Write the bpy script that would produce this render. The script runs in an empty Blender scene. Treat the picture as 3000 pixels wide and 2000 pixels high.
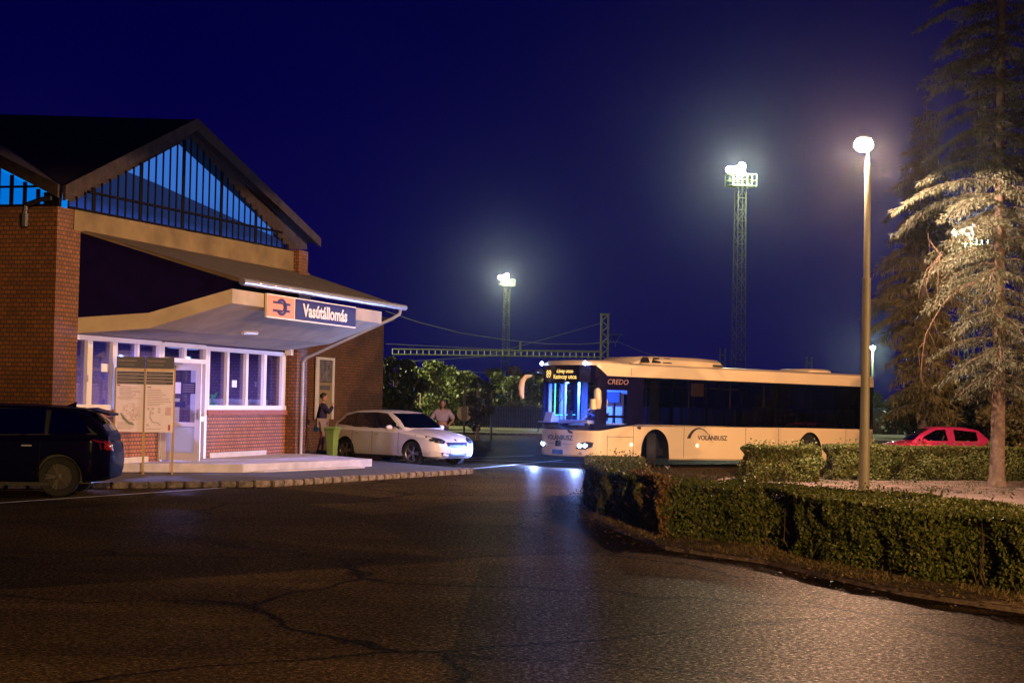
import bpy, bmesh, math, random
import numpy as np
from mathutils import Vector, Matrix
R = math.radians
rnd = random.Random(7)
scene = bpy.context.scene
COL = scene.collection

# ------------------------------------------------------------------ camera
cam_d = bpy.data.cameras.new('camera')
cam = bpy.data.objects.new('camera', cam_d)
COL.objects.link(cam)
cam_d.lens = 60; cam_d.sensor_width = 36; cam_d.clip_end = 3000; cam_d.clip_start = 0.1
cam.location = (0, 0, 1.8)
PITCH = math.atan(172 / 5000)
cam.rotation_euler = (Matrix.Rotation(R(90) + PITCH, 3, 'X') @ Matrix.Rotation(R(1.15), 3, 'Z')).to_euler()
scene.camera = cam
scene.view_settings.view_transform = 'Standard'
scene.view_settings.look = 'None'
scene.view_settings.exposure = 0
scene.view_settings.gamma = 1
scene.cycles.max_bounces = 6
scene.cycles.diffuse_bounces = 3
scene.cycles.glossy_bounces = 3
scene.cycles.transmission_bounces = 4
scene.cycles.transparent_max_bounces = 10
scene.cycles.volume_bounces = 0
scene.cycles.sample_clamp_indirect = 2.0
scene.cycles.use_denoising = True

# ------------------------------------------------------------------ night sky
w = bpy.data.worlds.new('World'); scene.world = w; w.use_nodes = True
nt = w.node_tree; nt.nodes.clear()
wo = nt.nodes.new('ShaderNodeOutputWorld'); bg = nt.nodes.new('ShaderNodeBackground')
sky = nt.nodes.new('ShaderNodeTexSky'); sky.sky_type = 'NISHITA'; sky.sun_disc = False
sky.sun_elevation = R(-3.5); sky.sun_rotation = R(200)
geo = nt.nodes.new('ShaderNodeNewGeometry'); sep = nt.nodes.new('ShaderNodeSeparateXYZ')
nt.links.new(geo.outputs['Incoming'], sep.inputs[0])
mth = nt.nodes.new('ShaderNodeMath'); mth.operation = 'MULTIPLY'; mth.inputs[1].default_value = -1
nt.links.new(sep.outputs['Z'], mth.inputs[0])
ramp = nt.nodes.new('ShaderNodeValToRGB'); nt.links.new(mth.outputs[0], ramp.inputs[0])
cr = ramp.color_ramp
cr.elements[0].position = 0.0; cr.elements[0].color = (0.0024, 0.0006, 0.056, 1)
cr.elements[1].position = 1.0; cr.elements[1].color = (0.0, 0.0, 0.015, 1)
e = cr.elements.new(0.10); e.color = (0.0012, 0.0, 0.054, 1)
e = cr.elements.new(0.26); e.color = (0.0, 0.0, 0.036, 1)
addn = nt.nodes.new('ShaderNodeMixRGB'); addn.blend_type = 'ADD'; addn.inputs[0].default_value = 0.003
nt.links.new(ramp.outputs[0], addn.inputs[1]); nt.links.new(sky.outputs[0], addn.inputs[2])
nt.links.new(addn.outputs[0], bg.inputs[0]); bg.inputs[1].default_value = 1.0
nt.links.new(bg.outputs[0], wo.inputs[0])

# ------------------------------------------------------------------ lamp helpers
def lamp(name, kind, loc, energy, color, parent=None, rot=None, size=0.1, **kw):
    l = bpy.data.lights.new(name, kind); l.energy = energy; l.color = color
    if kind in ('POINT', 'SPOT'): l.shadow_soft_size = size
    for k, v in kw.items(): setattr(l, k, v)
    o = bpy.data.objects.new(name, l); COL.objects.link(o)
    o.location = loc
    if rot is not None: o.rotation_euler = rot
    if parent is not None: o.parent = parent
    return o
def aim(d):
    return Vector(d).to_track_quat('-Z', 'Y').to_euler()

WARM = (1.0, 0.66, 0.36)
PINK = (1.0, 0.62, 0.45)

# ------------------------------------------------------------------ materials
def newmat(name):
    m = bpy.data.materials.new(name); m.use_nodes = True
    n = m.node_tree; b = n.nodes['Principled BSDF']
    return m, n, b
def coords(n, scale=1.0, kind='Object'):
    t = n.nodes.new('ShaderNodeTexCoord'); mp = n.nodes.new('ShaderNodeMapping')
    n.links.new(t.outputs[kind], mp.inputs[0])
    mp.inputs['Scale'].default_value = (scale,) * 3 if isinstance(scale, (int, float)) else scale
    return mp.outputs[0]
def noise(n, vec, scale, detail=4, rough=0.6):
    t = n.nodes.new('ShaderNodeTexNoise'); t.inputs['Scale'].default_value = scale
    t.inputs['Detail'].default_value = detail; t.inputs['Roughness'].default_value = rough
    n.links.new(vec, t.inputs['Vector']); return t.outputs['Fac']
def rampn(n, fac, stops):
    r = n.nodes.new('ShaderNodeValToRGB'); n.links.new(fac, r.inputs[0])
    els = r.color_ramp.elements
    while len(els) < len(stops): els.new(0.5)
    for e, (p, c) in zip(els, stops):
        e.position = p; e.color = (c[0], c[1], c[2], 1) if not isinstance(c, (int, float)) else (c, c, c, 1)
    return r.outputs[0]
def bump(n, b, h, strength=0.3, dist=0.01):
    bp = n.nodes.new('ShaderNodeBump'); bp.inputs['Strength'].default_value = strength
    bp.inputs['Distance'].default_value = dist
    n.links.new(h, bp.inputs['Height']); n.links.new(bp.outputs[0], b.inputs['Normal'])
def M(name, col, rough=0.6, metal=0.0, var=0.18, nscale=6.0, spec=None, coat=0, bmp=0.0):
    m, n, b = newmat(name)
    v = coords(n); f = noise(n, v, nscale)
    lo = [c * (1 - var) for c in col]; hi = [min(1, c * (1 + var)) for c in col]
    n.links.new(rampn(n, f, [(0.3, lo), (0.7, hi)]), b.inputs['Base Color'])
    b.inputs['Roughness'].default_value = rough; b.inputs['Metallic'].default_value = metal
    if spec is not None: b.inputs['Specular IOR Level'].default_value = spec
    if coat: b.inputs['Coat Weight'].default_value = coat; b.inputs['Coat Roughness'].default_value = 0.06
    if bmp: bump(n, b, noise(n, v, nscale * 8), bmp, 0.01)
    return m
def EM(name, col, strength):
    m = bpy.data.materials.new(name); m.use_nodes = True; n = m.node_tree; n.nodes.clear()
    o = n.nodes.new('ShaderNodeOutputMaterial'); e = n.nodes.new('ShaderNodeEmission')
    e.inputs[0].default_value = (*col, 1); e.inputs[1].default_value = strength
    n.links.new(e.outputs[0], o.inputs[0]); return m
def GLASS(name, tint=(0.8, 0.85, 0.9), refl=0.12, rough=0.02):
    m = bpy.data.materials.new(name); m.use_nodes = True; n = m.node_tree; n.nodes.clear()
    o = n.nodes.new('ShaderNodeOutputMaterial'); mx = n.nodes.new('ShaderNodeMixShader')
    t = n.nodes.new('ShaderNodeBsdfTransparent'); g = n.nodes.new('ShaderNodeBsdfGlossy')
    lw = n.nodes.new('ShaderNodeLayerWeight'); lw.inputs[0].default_value = 0.35
    mr = n.nodes.new('ShaderNodeMapRange'); mr.inputs[3].default_value = refl * 0.5; mr.inputs[4].default_value = min(1, refl * 3)
    n.links.new(lw.outputs['Fresnel'], mr.inputs[0])
    t.inputs[0].default_value = (*tint, 1); g.inputs[0].default_value = (0.9, 0.9, 0.9, 1); g.inputs['Roughness'].default_value = rough
    n.links.new(mr.outputs[0], mx.inputs[0]); n.links.new(t.outputs[0], mx.inputs[1]); n.links.new(g.outputs[0], mx.inputs[2])
    n.links.new(mx.outputs[0], o.inputs[0]); return m

def brick_mat(name, c1, c2, mortar, sx=1.0):
    m, n, b = newmat(name)
    t = n.nodes.new('ShaderNodeTexCoord'); s = n.nodes.new('ShaderNodeSeparateXYZ')
    n.links.new(t.outputs['Object'], s.inputs[0])
    a = n.nodes.new('ShaderNodeMath'); a.operation = 'ADD'; n.links.new(s.outputs[0], a.inputs[0]); n.links.new(s.outputs[1], a.inputs[1])
    c = n.nodes.new('ShaderNodeCombineXYZ'); n.links.new(a.outputs[0], c.inputs[0]); n.links.new(s.outputs[2], c.inputs[1])
    br = n.nodes.new('ShaderNodeTexBrick'); n.links.new(c.outputs[0], br.inputs['Vector'])
    br.inputs['Scale'].default_value = 1.0; br.inputs['Brick Width'].default_value = 0.135 * sx
    br.inputs['Row Height'].default_value = 0.084; br.inputs['Mortar Size'].default_value = 0.012
    br.inputs['Mortar Smooth'].default_value = 0.2; br.inputs['Bias'].default_value = -0.1
    br.inputs['Color1'].default_value = (*c1, 1); br.inputs['Color2'].default_value = (*c2, 1); br.inputs['Mortar'].default_value = (*mortar, 1)
    f = noise(n, t.outputs['Object'], 1.3, 5)
    mx = n.nodes.new('ShaderNodeMixRGB'); mx.blend_type = 'MULTIPLY'; mx.inputs[0].default_value = 0.7
    n.links.new(br.outputs['Color'], mx.inputs[1]); n.links.new(rampn(n, f, [(0.3, 0.6), (0.7, 1.0)]), mx.inputs[2])
    n.links.new(mx.outputs[0], b.inputs['Base Color']); b.inputs['Roughness'].default_value = 0.8
    inv = n.nodes.new('ShaderNodeMath'); inv.operation = 'SUBTRACT'; inv.inputs[0].default_value = 1; n.links.new(br.outputs['Fac'], inv.inputs[1])
    bump(n, b, inv.outputs[0], 0.6, 0.008)
    return m

def asphalt_mat():
    m, n, b = newmat('asphalt')
    v = coords(n)
    big = noise(n, v, 0.30, 6, 0.7); fine = noise(n, v, 24, 6, 0.92); mid = noise(n, v, 6, 5, 0.7)
    base = rampn(n, big, [(0.30, (0.022, 0.0145, 0.0045)), (0.5, (0.040, 0.027, 0.010)), (0.72, (0.070, 0.049, 0.021))])  # broad tone swings painted in to suggest amber pools of lamplight
    grain = rampn(n, fine, [(0.40, 0.30), (0.54, 1.0), (0.66, 5.0)])
    mx = n.nodes.new('ShaderNodeMixRGB'); mx.blend_type = 'MULTIPLY'; mx.inputs[0].default_value = 1
    n.links.new(base, mx.inputs[1]); n.links.new(grain, mx.inputs[2])
    mm = n.nodes.new('ShaderNodeMixRGB'); mm.blend_type = 'MULTIPLY'; mm.inputs[0].default_value = 0.8
    n.links.new(mx.outputs[0], mm.inputs[1]); n.links.new(rampn(n, mid, [(0.3, 0.65), (0.7, 1.15)]), mm.inputs[2])
    # repair patches of slightly different tone
    pv = n.nodes.new('ShaderNodeTexVoronoi'); pv.inputs['Scale'].default_value = 0.16; n.links.new(v, pv.inputs['Vector'])
    pm = n.nodes.new('ShaderNodeMixRGB'); pm.blend_type = 'MULTIPLY'; pm.inputs[0].default_value = 1.0
    ps = n.nodes.new('ShaderNodeSeparateColor'); n.links.new(pv.outputs['Color'], ps.inputs[0])
    n.links.new(mm.outputs[0], pm.inputs[1]); n.links.new(rampn(n, ps.outputs[0], [(0.1, (0.45, 0.42, 0.40)), (0.9, (1.5, 1.42, 1.25))]), pm.inputs[2]); mm = pm
    # cracks
    nz = n.nodes.new('ShaderNodeTexNoise'); nz.inputs['Scale'].default_value = 0.9; nz.inputs['Detail'].default_value = 5
    n.links.new(v, nz.inputs['Vector'])
    va = n.nodes.new('ShaderNodeMixRGB'); va.blend_type = 'ADD'; va.inputs[0].default_value = 1.6
    n.links.new(v, va.inputs[1]); n.links.new(nz.outputs['Color'], va.inputs[2])
    vo = n.nodes.new('ShaderNodeTexVoronoi'); vo.feature = 'DISTANCE_TO_EDGE'; vo.inputs['Scale'].default_value = 0.24
    n.links.new(va.outputs[0], vo.inputs['Vector'])
    ck = rampn(n, vo.outputs['Distance'], [(0.0, 0.0), (0.006, 0.05), (0.013, 1.0)])
    cm = n.nodes.new('ShaderNodeMixRGB'); cm.blend_type = 'MULTIPLY'; cm.inputs[0].default_value = 0.95
    n.links.new(mm.outputs[0], cm.inputs[1]); n.links.new(ck, cm.inputs[2])
    n.links.new(cm.outputs[0], b.inputs['Base Color'])
    n.links.new(rampn(n, fine, [(0.40, 0.62), (0.66, 0.36)]), b.inputs['Roughness'])
    b.inputs['Specular IOR Level'].default_value = 0.09
    bump(n, b, fine, 0.22, 0.01)
    b.inputs['Specular IOR Level'].default_value = 0.0
    out = n.nodes['Material Output']; df = n.nodes.new('ShaderNodeBsdfDiffuse'); n.links.new(cm.outputs[0], df.inputs[0])
    gl = n.nodes.new('ShaderNodeBsdfGlossy'); gl.inputs['Roughness'].default_value = 0.40; gl.inputs[0].default_value = (1, 0.90, 0.76, 1)
    bp = [x for x in n.nodes if x.type == 'BUMP'][0]; n.links.new(bp.outputs[0], df.inputs['Normal']); n.links.new(bp.outputs[0], gl.inputs['Normal'])
    ms = n.nodes.new('ShaderNodeMixShader'); n.links.new(rampn(n, fine, [(0.42, 0.014), (0.56, 0.055), (0.66, 0.34)]), ms.inputs[0])
    n.links.new(df.outputs[0], ms.inputs[1]); n.links.new(gl.outputs[0], ms.inputs[2]); n.links.new(ms.outputs[0], out.inputs[0])
    return m
def soil_mat(name, lo, hi, scale=18):
    m, n, b = newmat(name); v = coords(n)
    f = noise(n, v, scale, 6, 0.8); g = noise(n, v, 1.2, 4)
    c = rampn(n, f, [(0.35, lo), (0.65, hi)])
    mx = n.nodes.new('ShaderNodeMixRGB'); mx.blend_type = 'MULTIPLY'; mx.inputs[0].default_value = 0.7
    n.links.new(c, mx.inputs[1]); n.links.new(rampn(n, g, [(0.35, 0.5), (0.65, 1.1)]), mx.inputs[2])
    n.links.new(mx.outputs[0], b.inputs['Base Color']); b.inputs['Roughness'].default_value = 0.95
    bump(n, b, f, 0.9, 0.03); return m
def leaf_mat(name, cols, rough=0.55, trans=0.15):
    m, n, b = newmat(name)
    oi = n.nodes.new('ShaderNodeNewGeometry')
    v = coords(n); f = noise(n, v, 2.2, 3)
    mixf = n.nodes.new('ShaderNodeMath'); mixf.operation = 'MULTIPLY_ADD'; mixf.inputs[1].default_value = 0.5
    n.links.new(oi.outputs['Random Per Island'], mixf.inputs[0])
    h = n.nodes.new('ShaderNodeMath'); h.operation = 'MULTIPLY'; h.inputs[1].default_value = 0.5; n.links.new(f, h.inputs[0])
    n.links.new(h.outputs[0], mixf.inputs[2])
    k = len(cols); n.links.new(rampn(n, mixf.outputs[0], [(0.2 + 0.6 * i / (k - 1), c) for i, c in enumerate(cols)]), b.inputs['Base Color'])
    b.inputs['Roughness'].default_value = rough
    return m

MAT = dict(
    brick=brick_mat('red_brick_shaded', (0.25, 0.092, 0.026), (0.15, 0.052, 0.014), (0.055, 0.038, 0.025)),  # darker copy of the facade brick, shade put into its colour
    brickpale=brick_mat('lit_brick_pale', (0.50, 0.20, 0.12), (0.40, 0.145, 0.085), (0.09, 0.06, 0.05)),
    sillbrick=M('sill_brick', (0.33, 0.11, 0.07), 0.75, nscale=14, var=0.3),
    concrete=M('beam_plaster', (0.17, 0.12, 0.05), 0.85, nscale=1.2, var=0.35, bmp=0.2),
    plaster=M('soffit_plaster', (0.38, 0.31, 0.21), 0.85, nscale=1.1, var=0.20, bmp=0.25),
    platform=M('pale_concrete', (0.52, 0.49, 0.54), 0.8, nscale=2.2, var=0.22, bmp=0.2),
    stepface=M('step_face_tile', (0.60, 0.56, 0.52), 0.6, nscale=3, var=0.08),
    rooftile=M('roof_sheet', (0.085, 0.058, 0.03), 0.75, nscale=3, var=0.3, bmp=0.3),
    darkroof=M('dark_roof_slate', (0.022, 0.013, 0.020), 0.8, nscale=2, var=0.4, bmp=0.3),
    darkwood=M('dark_fascia_wood', (0.050, 0.037, 0.034), 0.85, nscale=5, var=0.35, spec=0.1),
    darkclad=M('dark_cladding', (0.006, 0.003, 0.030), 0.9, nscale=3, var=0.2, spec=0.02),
    mullion=M('dark_steel_mullion', (0.008, 0.007, 0.012), 0.8, spec=0.03),
    frame=M('white_window_frame', (0.72, 0.70, 0.68), 0.4, nscale=3, var=0.05),
    black=M('black_plastic', (0.012, 0.012, 0.014), 0.45, var=0.1),
    rubber=M('tyre_rubber', (0.012, 0.012, 0.013), 0.8, var=0.2),
    rim=M('alloy_rim', (0.30, 0.30, 0.32), 0.35, 0.8, var=0.1),
    chrome=M('chrome', (0.5, 0.5, 0.53), 0.3, 0.8, var=0.02),
    zinc=M('zinc_pipe', (0.62, 0.60, 0.58), 0.28, 0.7, var=0.12, nscale=9),
    buspaint=M('pale_yellow_bus_paint', (0.78, 0.60, 0.34), 0.32, nscale=1.2, var=0.03, coat=0.5),
    busdark=M('black_bus_panel', (0.006, 0.004, 0.022), 0.15, var=0.1, coat=0.5),
    whitecar=M('white_car_paint', (0.74, 0.70, 0.68), 0.3, nscale=1, var=0.02, coat=0.6),
    bluecar=M('dark_blue_car_paint', (0.002, 0.001, 0.022), 0.7, nscale=1, var=0.03, spec=0.03, coat=0.16),
    redcar=M('bright_red_car_paint', (0.88, 0.035, 0.15), 0.4, nscale=1, var=0.04, coat=0.4),
    glass=GLASS('clear_window_glass', (0.80, 0.78, 0.88), 0.08),
    busglass=GLASS('tinted_bus_glass', (0.20, 0.19, 0.24), 0.10),
    screen=GLASS('clear_windscreen', (0.85, 0.9, 0.95), 0.05),
    carglass=GLASS('dark_car_glass', (0.05, 0.05, 0.07), 0.30),
    steel=M('galvanised_steel', (0.16, 0.17, 0.09), 0.5, 0.4, var=0.2),
    mast=M('olive_mast_steel', (0.075, 0.07, 0.035), 0.7, 0.0, var=0.25),
    post=M('lamp_post_paint', (0.20, 0.19, 0.115), 0.5, 0.1, var=0.12, nscale=3),
    yellowpost=M('ochre_board_post', (0.46, 0.33, 0.14), 0.6, var=0.12),
    yellow=M('yellow_plastic', (0.60, 0.38, 0.05), 0.5),
    bin=M('green_bin_plastic', (0.20, 0.32, 0.10), 0.45, var=0.1),
    navy=M('navy_sign', (0.020, 0.012, 0.10), 0.5, var=0.08),
    orange=M('orange_sign', (0.85, 0.30, 0.16), 0.5, var=0.05),
    white=M('white_lettering', (0.82, 0.78, 0.74), 0.5, var=0.02),
    paper=M('poster_paper', (0.84, 0.78, 0.98), 0.55, var=0.04),
    boardnavy=M('board_header_navy', (0.045, 0.05, 0.09), 0.5, var=0.1),
    ink=M('dark_ink', (0.10, 0.08, 0.09), 0.6, var=0.2),
    inkred=M('red_ink', (0.42, 0.07, 0.08), 0.6, var=0.2),
    inkgreen=M('green_ink', (0.22, 0.27, 0.24), 0.6, var=0.2),
    inkgrey=M('grey_ink', (0.34, 0.26, 0.27), 0.6, var=0.2),
    letter=M('grey_brown_lettering', (0.05, 0.04, 0.045), 0.5, var=0.05),
    bark=M('spruce_bark', (0.22, 0.16, 0.12), 0.9, nscale=9, var=0.45, bmp=0.8),
    deadwood=M('dead_branch_wood', (0.15, 0.095, 0.06), 0.9, nscale=9, var=0.3),
    radiator=M('white_radiator', (0.55, 0.60, 0.75), 0.4, var=0.03),
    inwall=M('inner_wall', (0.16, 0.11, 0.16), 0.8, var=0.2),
    asphalt=asphalt_mat(),
    paint=M('road_paint', (0.42, 0.42, 0.40), 0.6, nscale=12, var=0.35),
    kerbstone=M('granite_kerb', (0.17, 0.14, 0.12), 0.85, nscale=9, var=0.7, bmp=0.4),
    pave=M('pavement_asphalt', (0.085, 0.075, 0.065), 0.75, nscale=7, var=0.3, bmp=0.3),
    soil=soil_mat('island_soil', (0.16, 0.11, 0.085), (0.40, 0.29, 0.235)),
    verge=soil_mat('verge_litter', (0.10, 0.062, 0.026), (0.28, 0.19, 0.10), 26),
    grass=soil_mat('dry_grass_ground', (0.09, 0.085, 0.03), (0.22, 0.20, 0.09), 9),
    groundm=soil_mat('rough_ground', (0.04, 0.038, 0.025), (0.09, 0.08, 0.05), 5),
    hedge=leaf_mat('hedge_leaf', [(0.045, 0.060, 0.010), (0.085, 0.112, 0.020), (0.13, 0.160, 0.032), (0.17, 0.14, 0.035)]),
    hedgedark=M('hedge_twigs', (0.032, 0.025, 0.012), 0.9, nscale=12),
    shrub=leaf_mat('brown_shrub_leaf', [(0.12, 0.075, 0.02), (0.22, 0.13, 0.035), (0.30, 0.19, 0.07)]),
    drygrass=leaf_mat('dry_grass_blade', [(0.09, 0.065, 0.022), (0.18, 0.13, 0.05), (0.32, 0.24, 0.12)]),
    spruce=leaf_mat('spruce_needles', [(0.050, 0.058, 0.030), (0.105, 0.115, 0.062), (0.19, 0.195, 0.120)], 0.7),
    spruce2=leaf_mat('olive_needles', [(0.07, 0.055, 0.012), (0.14, 0.11, 0.028), (0.22, 0.17, 0.05)], 0.7),
    tree=leaf_mat('tree_leaf', [(0.04, 0.055, 0.016), (0.085, 0.105, 0.03), (0.15, 0.17, 0.06)]),
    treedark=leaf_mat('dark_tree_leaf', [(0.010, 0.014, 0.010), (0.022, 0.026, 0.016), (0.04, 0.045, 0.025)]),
    skin=M('skin', (0.42, 0.22, 0.15), 0.55, var=0.06),
    skindark=M('tanned_skin', (0.22, 0.10, 0.06), 0.55, var=0.06),
    hair=M('dark_hair', (0.02, 0.012, 0.01), 0.6),
    jacket=M('navy_jacket', (0.016, 0.010, 0.065), 0.8),
    shirt=M('pale_shirt', (0.24, 0.19, 0.22), 0.8, var=0.1),
    shorts=M('pale_shorts', (0.40, 0.30, 0.30), 0.8),
    trousers=M('dark_trousers', (0.02, 0.015, 0.05), 0.8),
    darkcloth=M('dark_clothes', (0.016, 0.010, 0.02), 0.85),
    shoe=M('shoe', (0.10, 0.09, 0.09), 0.6),
    bluebag=M('blue_bag', (0.02, 0.16, 0.8), 0.5),
    tank=M('tank_wagon_steel', (0.13, 0.11, 0.08), 0.3, 0.5, var=0.2),
    fence=M('dark_fence_board', (0.020, 0.020, 0.045), 0.8, var=0.3),
    seat=M('bus_seat', (0.05, 0.06, 0.16), 0.7),
    cab=M('cab_panel', (0.42, 0.46, 0.60), 0.5, var=0.05),
    cabdark=M('cab_dark_trim', (0.03, 0.035, 0.06), 0.6),
    busin=M('bus_interior', (0.10, 0.09, 0.12), 0.7),
    gold=M('outlined_lettering', (0.40, 0.22, 0.16), 0.4),
)

# ------------------------------------------------------------------ mesh builder
class MB:
    def __init__(s): s.v = []; s.f = []; s.m = []
    def add(s, vs, fs, mi=0):
        o = len(s.v); s.v += [tuple(v) for v in vs]
        for f in fs: s.f.append(tuple(o + i for i in f)); s.m.append(mi)
        return s
    def box(s, x0, x1, y0, y1, z0, z1, mi=0, mat=None):
        vs = [Vector((x, y, z)) for z in (z0, z1) for y in (y0, y1) for x in (x0, x1)]
        if mat is not None: vs = [mat @ v for v in vs]
        return s.add(vs, [(0, 2, 3, 1), (4, 5, 7, 6), (0, 1, 5, 4), (2, 6, 7, 3), (0, 4, 6, 2), (1, 3, 7, 5)], mi)
    def prism(s, a, b, mi=0):
        n = len(a)
        fs = [tuple(range(n))[::-1], tuple(range(n, 2 * n))] + [(i, (i + 1) % n, n + (i + 1) % n, n + i) for i in range(n)]
        return s.add(list(a) + list(b), fs, mi)
    def tube(s, pts, rad, seg=8, mi=0, cap=True):
        pts = [Vector(p) for p in pts]
        if isinstance(rad, (int, float)): rad = [rad] * len(pts)
        rings = []; u = None
        for i, p in enumerate(pts):
            d = (pts[min(i + 1, len(pts) - 1)] - pts[max(i - 1, 0)])
            d = d.normalized() if d.length > 1e-9 else Vector((0, 0, 1))
            if u is None: u = d.cross(Vector((0, 0, 1)) if abs(d.z) < .9 else Vector((1, 0, 0)))
            else: u = u - d * u.dot(d)
            u.normalize(); v = d.cross(u)
            rings.append([p + (u * math.cos(2 * math.pi * k / seg) + v * math.sin(2 * math.pi * k / seg)) * rad[i] for k in range(seg)])
        return s.loft(rings, mi, cap)
    def loft(s, rings, mi=0, cap=True, closed=True):
        n = len(rings[0]); vs = [v for r in rings for v in r]; fs = []
        for i in range(len(rings) - 1):
            for k in range(n if closed else n - 1):
                a = i * n + k; b = i * n + (k + 1) % n
                fs.append((a, b, b + n, a + n))
        if cap:
            fs.append(tuple(range(n))[::-1]); fs.append(tuple(range((len(rings) - 1) * n, len(rings) * n)))
        return s.add(vs, fs, mi)
    def lathe(s, prof, center=(0, 0, 0), axis='z', seg=24, mi=0, cap=False):
        rings = []
        for r, h in prof:
            ring = []
            for k in range(seg):
                a = 2 * math.pi * k / seg; c, q = r * math.cos(a), r * math.sin(a)
                p = {'z': (c, q, h), 'y': (c, h, q), 'x': (h, c, q)}[axis]
                ring.append(Vector(center) + Vector(p))
            rings.append(ring)
        return s.loft(rings, mi, cap)
    def build(s, name, mats, parent=None, smooth=False, bevel=0, fix=True):
        me = bpy.data.meshes.new(name)
        me.from_pydata(s.v, [], s.f); me.update()
        mats = mats if isinstance(mats, (list, tuple)) else [mats]
        for m in mats: me.materials.append(MAT[m] if isinstance(m, str) else m)
        if len(mats) > 1: me.polygons.foreach_set('material_index', s.m)
        if fix:
            bm = bmesh.new(); bm.from_mesh(me)
            if bevel:
                ed = [e for e in bm.edges if len(e.link_faces) == 2 and e.calc_face_angle(0) > 0.6]
                try: bmesh.ops.bevel(bm, geom=ed, offset=bevel, segments=2, affect='EDGES', clamp_overlap=True)
                except Exception: pass
            bmesh.ops.recalc_face_normals(bm, faces=bm.faces); bm.to_mesh(me); bm.free()
        if smooth:
            me.polygons.foreach_set('use_smooth', [True] * len(me.polygons))
            try: me.set_sharp_from_angle(angle=R(smooth if smooth is not True else 40))
            except Exception: pass
        o = bpy.data.objects.new(name, me); COL.objects.link(o)
        if parent is not None: o.parent = parent
        return o
def tag(o, label=None, cat=None, group=None, kind=None):
    if label: o['label'] = label
    if cat: o['category'] = cat
    if group: o['group'] = group
    if kind: o['kind'] = kind
    return o
def empty(name, loc=(0, 0, 0), rz=0, rx=0, ry=0):
    o = bpy.data.objects.new(name, None); COL.objects.link(o); o.location = loc; o.rotation_euler = (rx, ry, rz)
    o.empty_display_size = 0.2
    return o
def copy_tree(o, parent=None):
    c = o.copy(); COL.objects.link(c); c.parent = parent
    for ch in [x for x in bpy.data.objects if x.parent == o]: copy_tree(ch, c)
    return c
def text(name, body, size, mat, parent, loc, rot, extrude=0.003, align='CENTER', sx=1.0, bold=0.0, shear=0.0, space=1.0):
    c = bpy.data.curves.new(name, 'FONT'); c.body = body; c.size = size; c.extrude = extrude; c.align_x = align; c.align_y = 'CENTER'
    c.offset = bold; c.shear = shear; c.space_character = space; c.resolution_u = 3
    t = bpy.data.objects.new(name, c); me = bpy.data.meshes.new_from_object(t)
    bpy.data.objects.remove(t); bpy.data.curves.remove(c)
    me.materials.clear(); me.materials.append(MAT[mat] if isinstance(mat, str) else mat)
    o = bpy.data.objects.new(name, me); COL.objects.link(o); o.location = loc; o.rotation_euler = rot; o.scale = (sx, 1, 1); o.parent = parent
    return o
def evaluate(o):
    dg = bpy.context.evaluated_depsgraph_get(); dg.update()
    return bpy.data.meshes.new_from_object(o.evaluated_get(dg))
def cut(o, cutter):
    md = o.modifiers.new('b', 'BOOLEAN'); md.object = cutter; md.operation = 'DIFFERENCE'; md.solver = 'EXACT'
    me = evaluate(o); o.modifiers.clear(); old = o.data; o.data = me; me.name = o.name
    cm = cutter.data; bpy.data.objects.remove(cutter); bpy.data.meshes.remove(cm); bpy.data.meshes.remove(old)

# =================================================================== SETTING
gx = [-400, -200, -100, -50, 0, 50, 100, 200, 400]
gy = [(-30, 0), (97, 0), (112, 0), (117, -2.4), (200, -2.4), (600, -2.4), (2500, -2.4)]
g = MB(); vs = [(x * (1 if y < 300 else 4), y, z) for y, z in gy for x in gx]; n = len(gx)
g.add(vs, [(j * n + i, j * n + i + 1, (j + 1) * n + i + 1, (j + 1) * n + i) for j in range(len(gy) - 1) for i in range(n - 1)])
tag(g.build('ground', 'groundm'), kind='structure')
def sheet(name, pts, z, mat, grid=None, thick=None):
    b = MB()
    if thick: b.prism([(x, y, z - thick) for x, y in pts], [(x, y, z) for x, y in pts])
    else: b.add([(x, y, z) for x, y in pts], [tuple(range(len(pts)))])
    return b.build(name, mat)
tag(sheet('road', [(-60, -20), (60, -20), (60, 87.6), (-60, 87.6)], 0.004, 'asphalt'), kind='structure')
tag(sheet('grass_strip', [(-80, 87.95), (80, 87.95), (80, 111.8), (-80, 111.8)], 0.05, 'grass', thick=0.04), kind='structure')
b = MB()
for i in range(60):
    b.box(-60 + 2 * i, -60 + 2 * i + 1.97, 87.62, 87.94, 0.0, 0.12)
tag(b.build('far_kerb', 'kerbstone'), kind='structure')
# pavement in front of the station with its granite kerb
PV = [(-30, 24.0), (-9.5, 30.9), (-7.46, 31.96), (-4.73, 33.67), (-3.3, 36.6), (-0.98, 41.35), (-1.35, 42.1), (-4.55, 46.9), (-5.25, 48.9), (-5.4, 60), (-30, 60)]
tag(sheet('pavement', PV, 0.12, 'pave', thick=0.11), kind='structure')
b = MB()
line = PV[1:7]
for (x0, y0), (x1, y1) in zip(line[:-1], line[1:]):
    L = math.hypot(x1 - x0, y1 - y0); k = max(1, round(L / 0.36)); ang = math.atan2(y1 - y0, x1 - x0)
    for i in range(k):
        t0 = i / k; mt = Matrix.Translation((x0 + (x1 - x0) * t0, y0 + (y1 - y0) * t0, 0)) @ Matrix.Rotation(ang, 4, 'Z')
        l = L / k; h = 0.128 + rnd.uniform(-0.012, 0.012); d = rnd.uniform(0.0, 0.03)
        b.box(0.012, l - 0.012 - rnd.uniform(0, .01), -0.11 - d, 0.05, 0.0, h, mat=mt)
tag(b.build('kerb', 'kerbstone', bevel=0.02), kind='structure')
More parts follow.
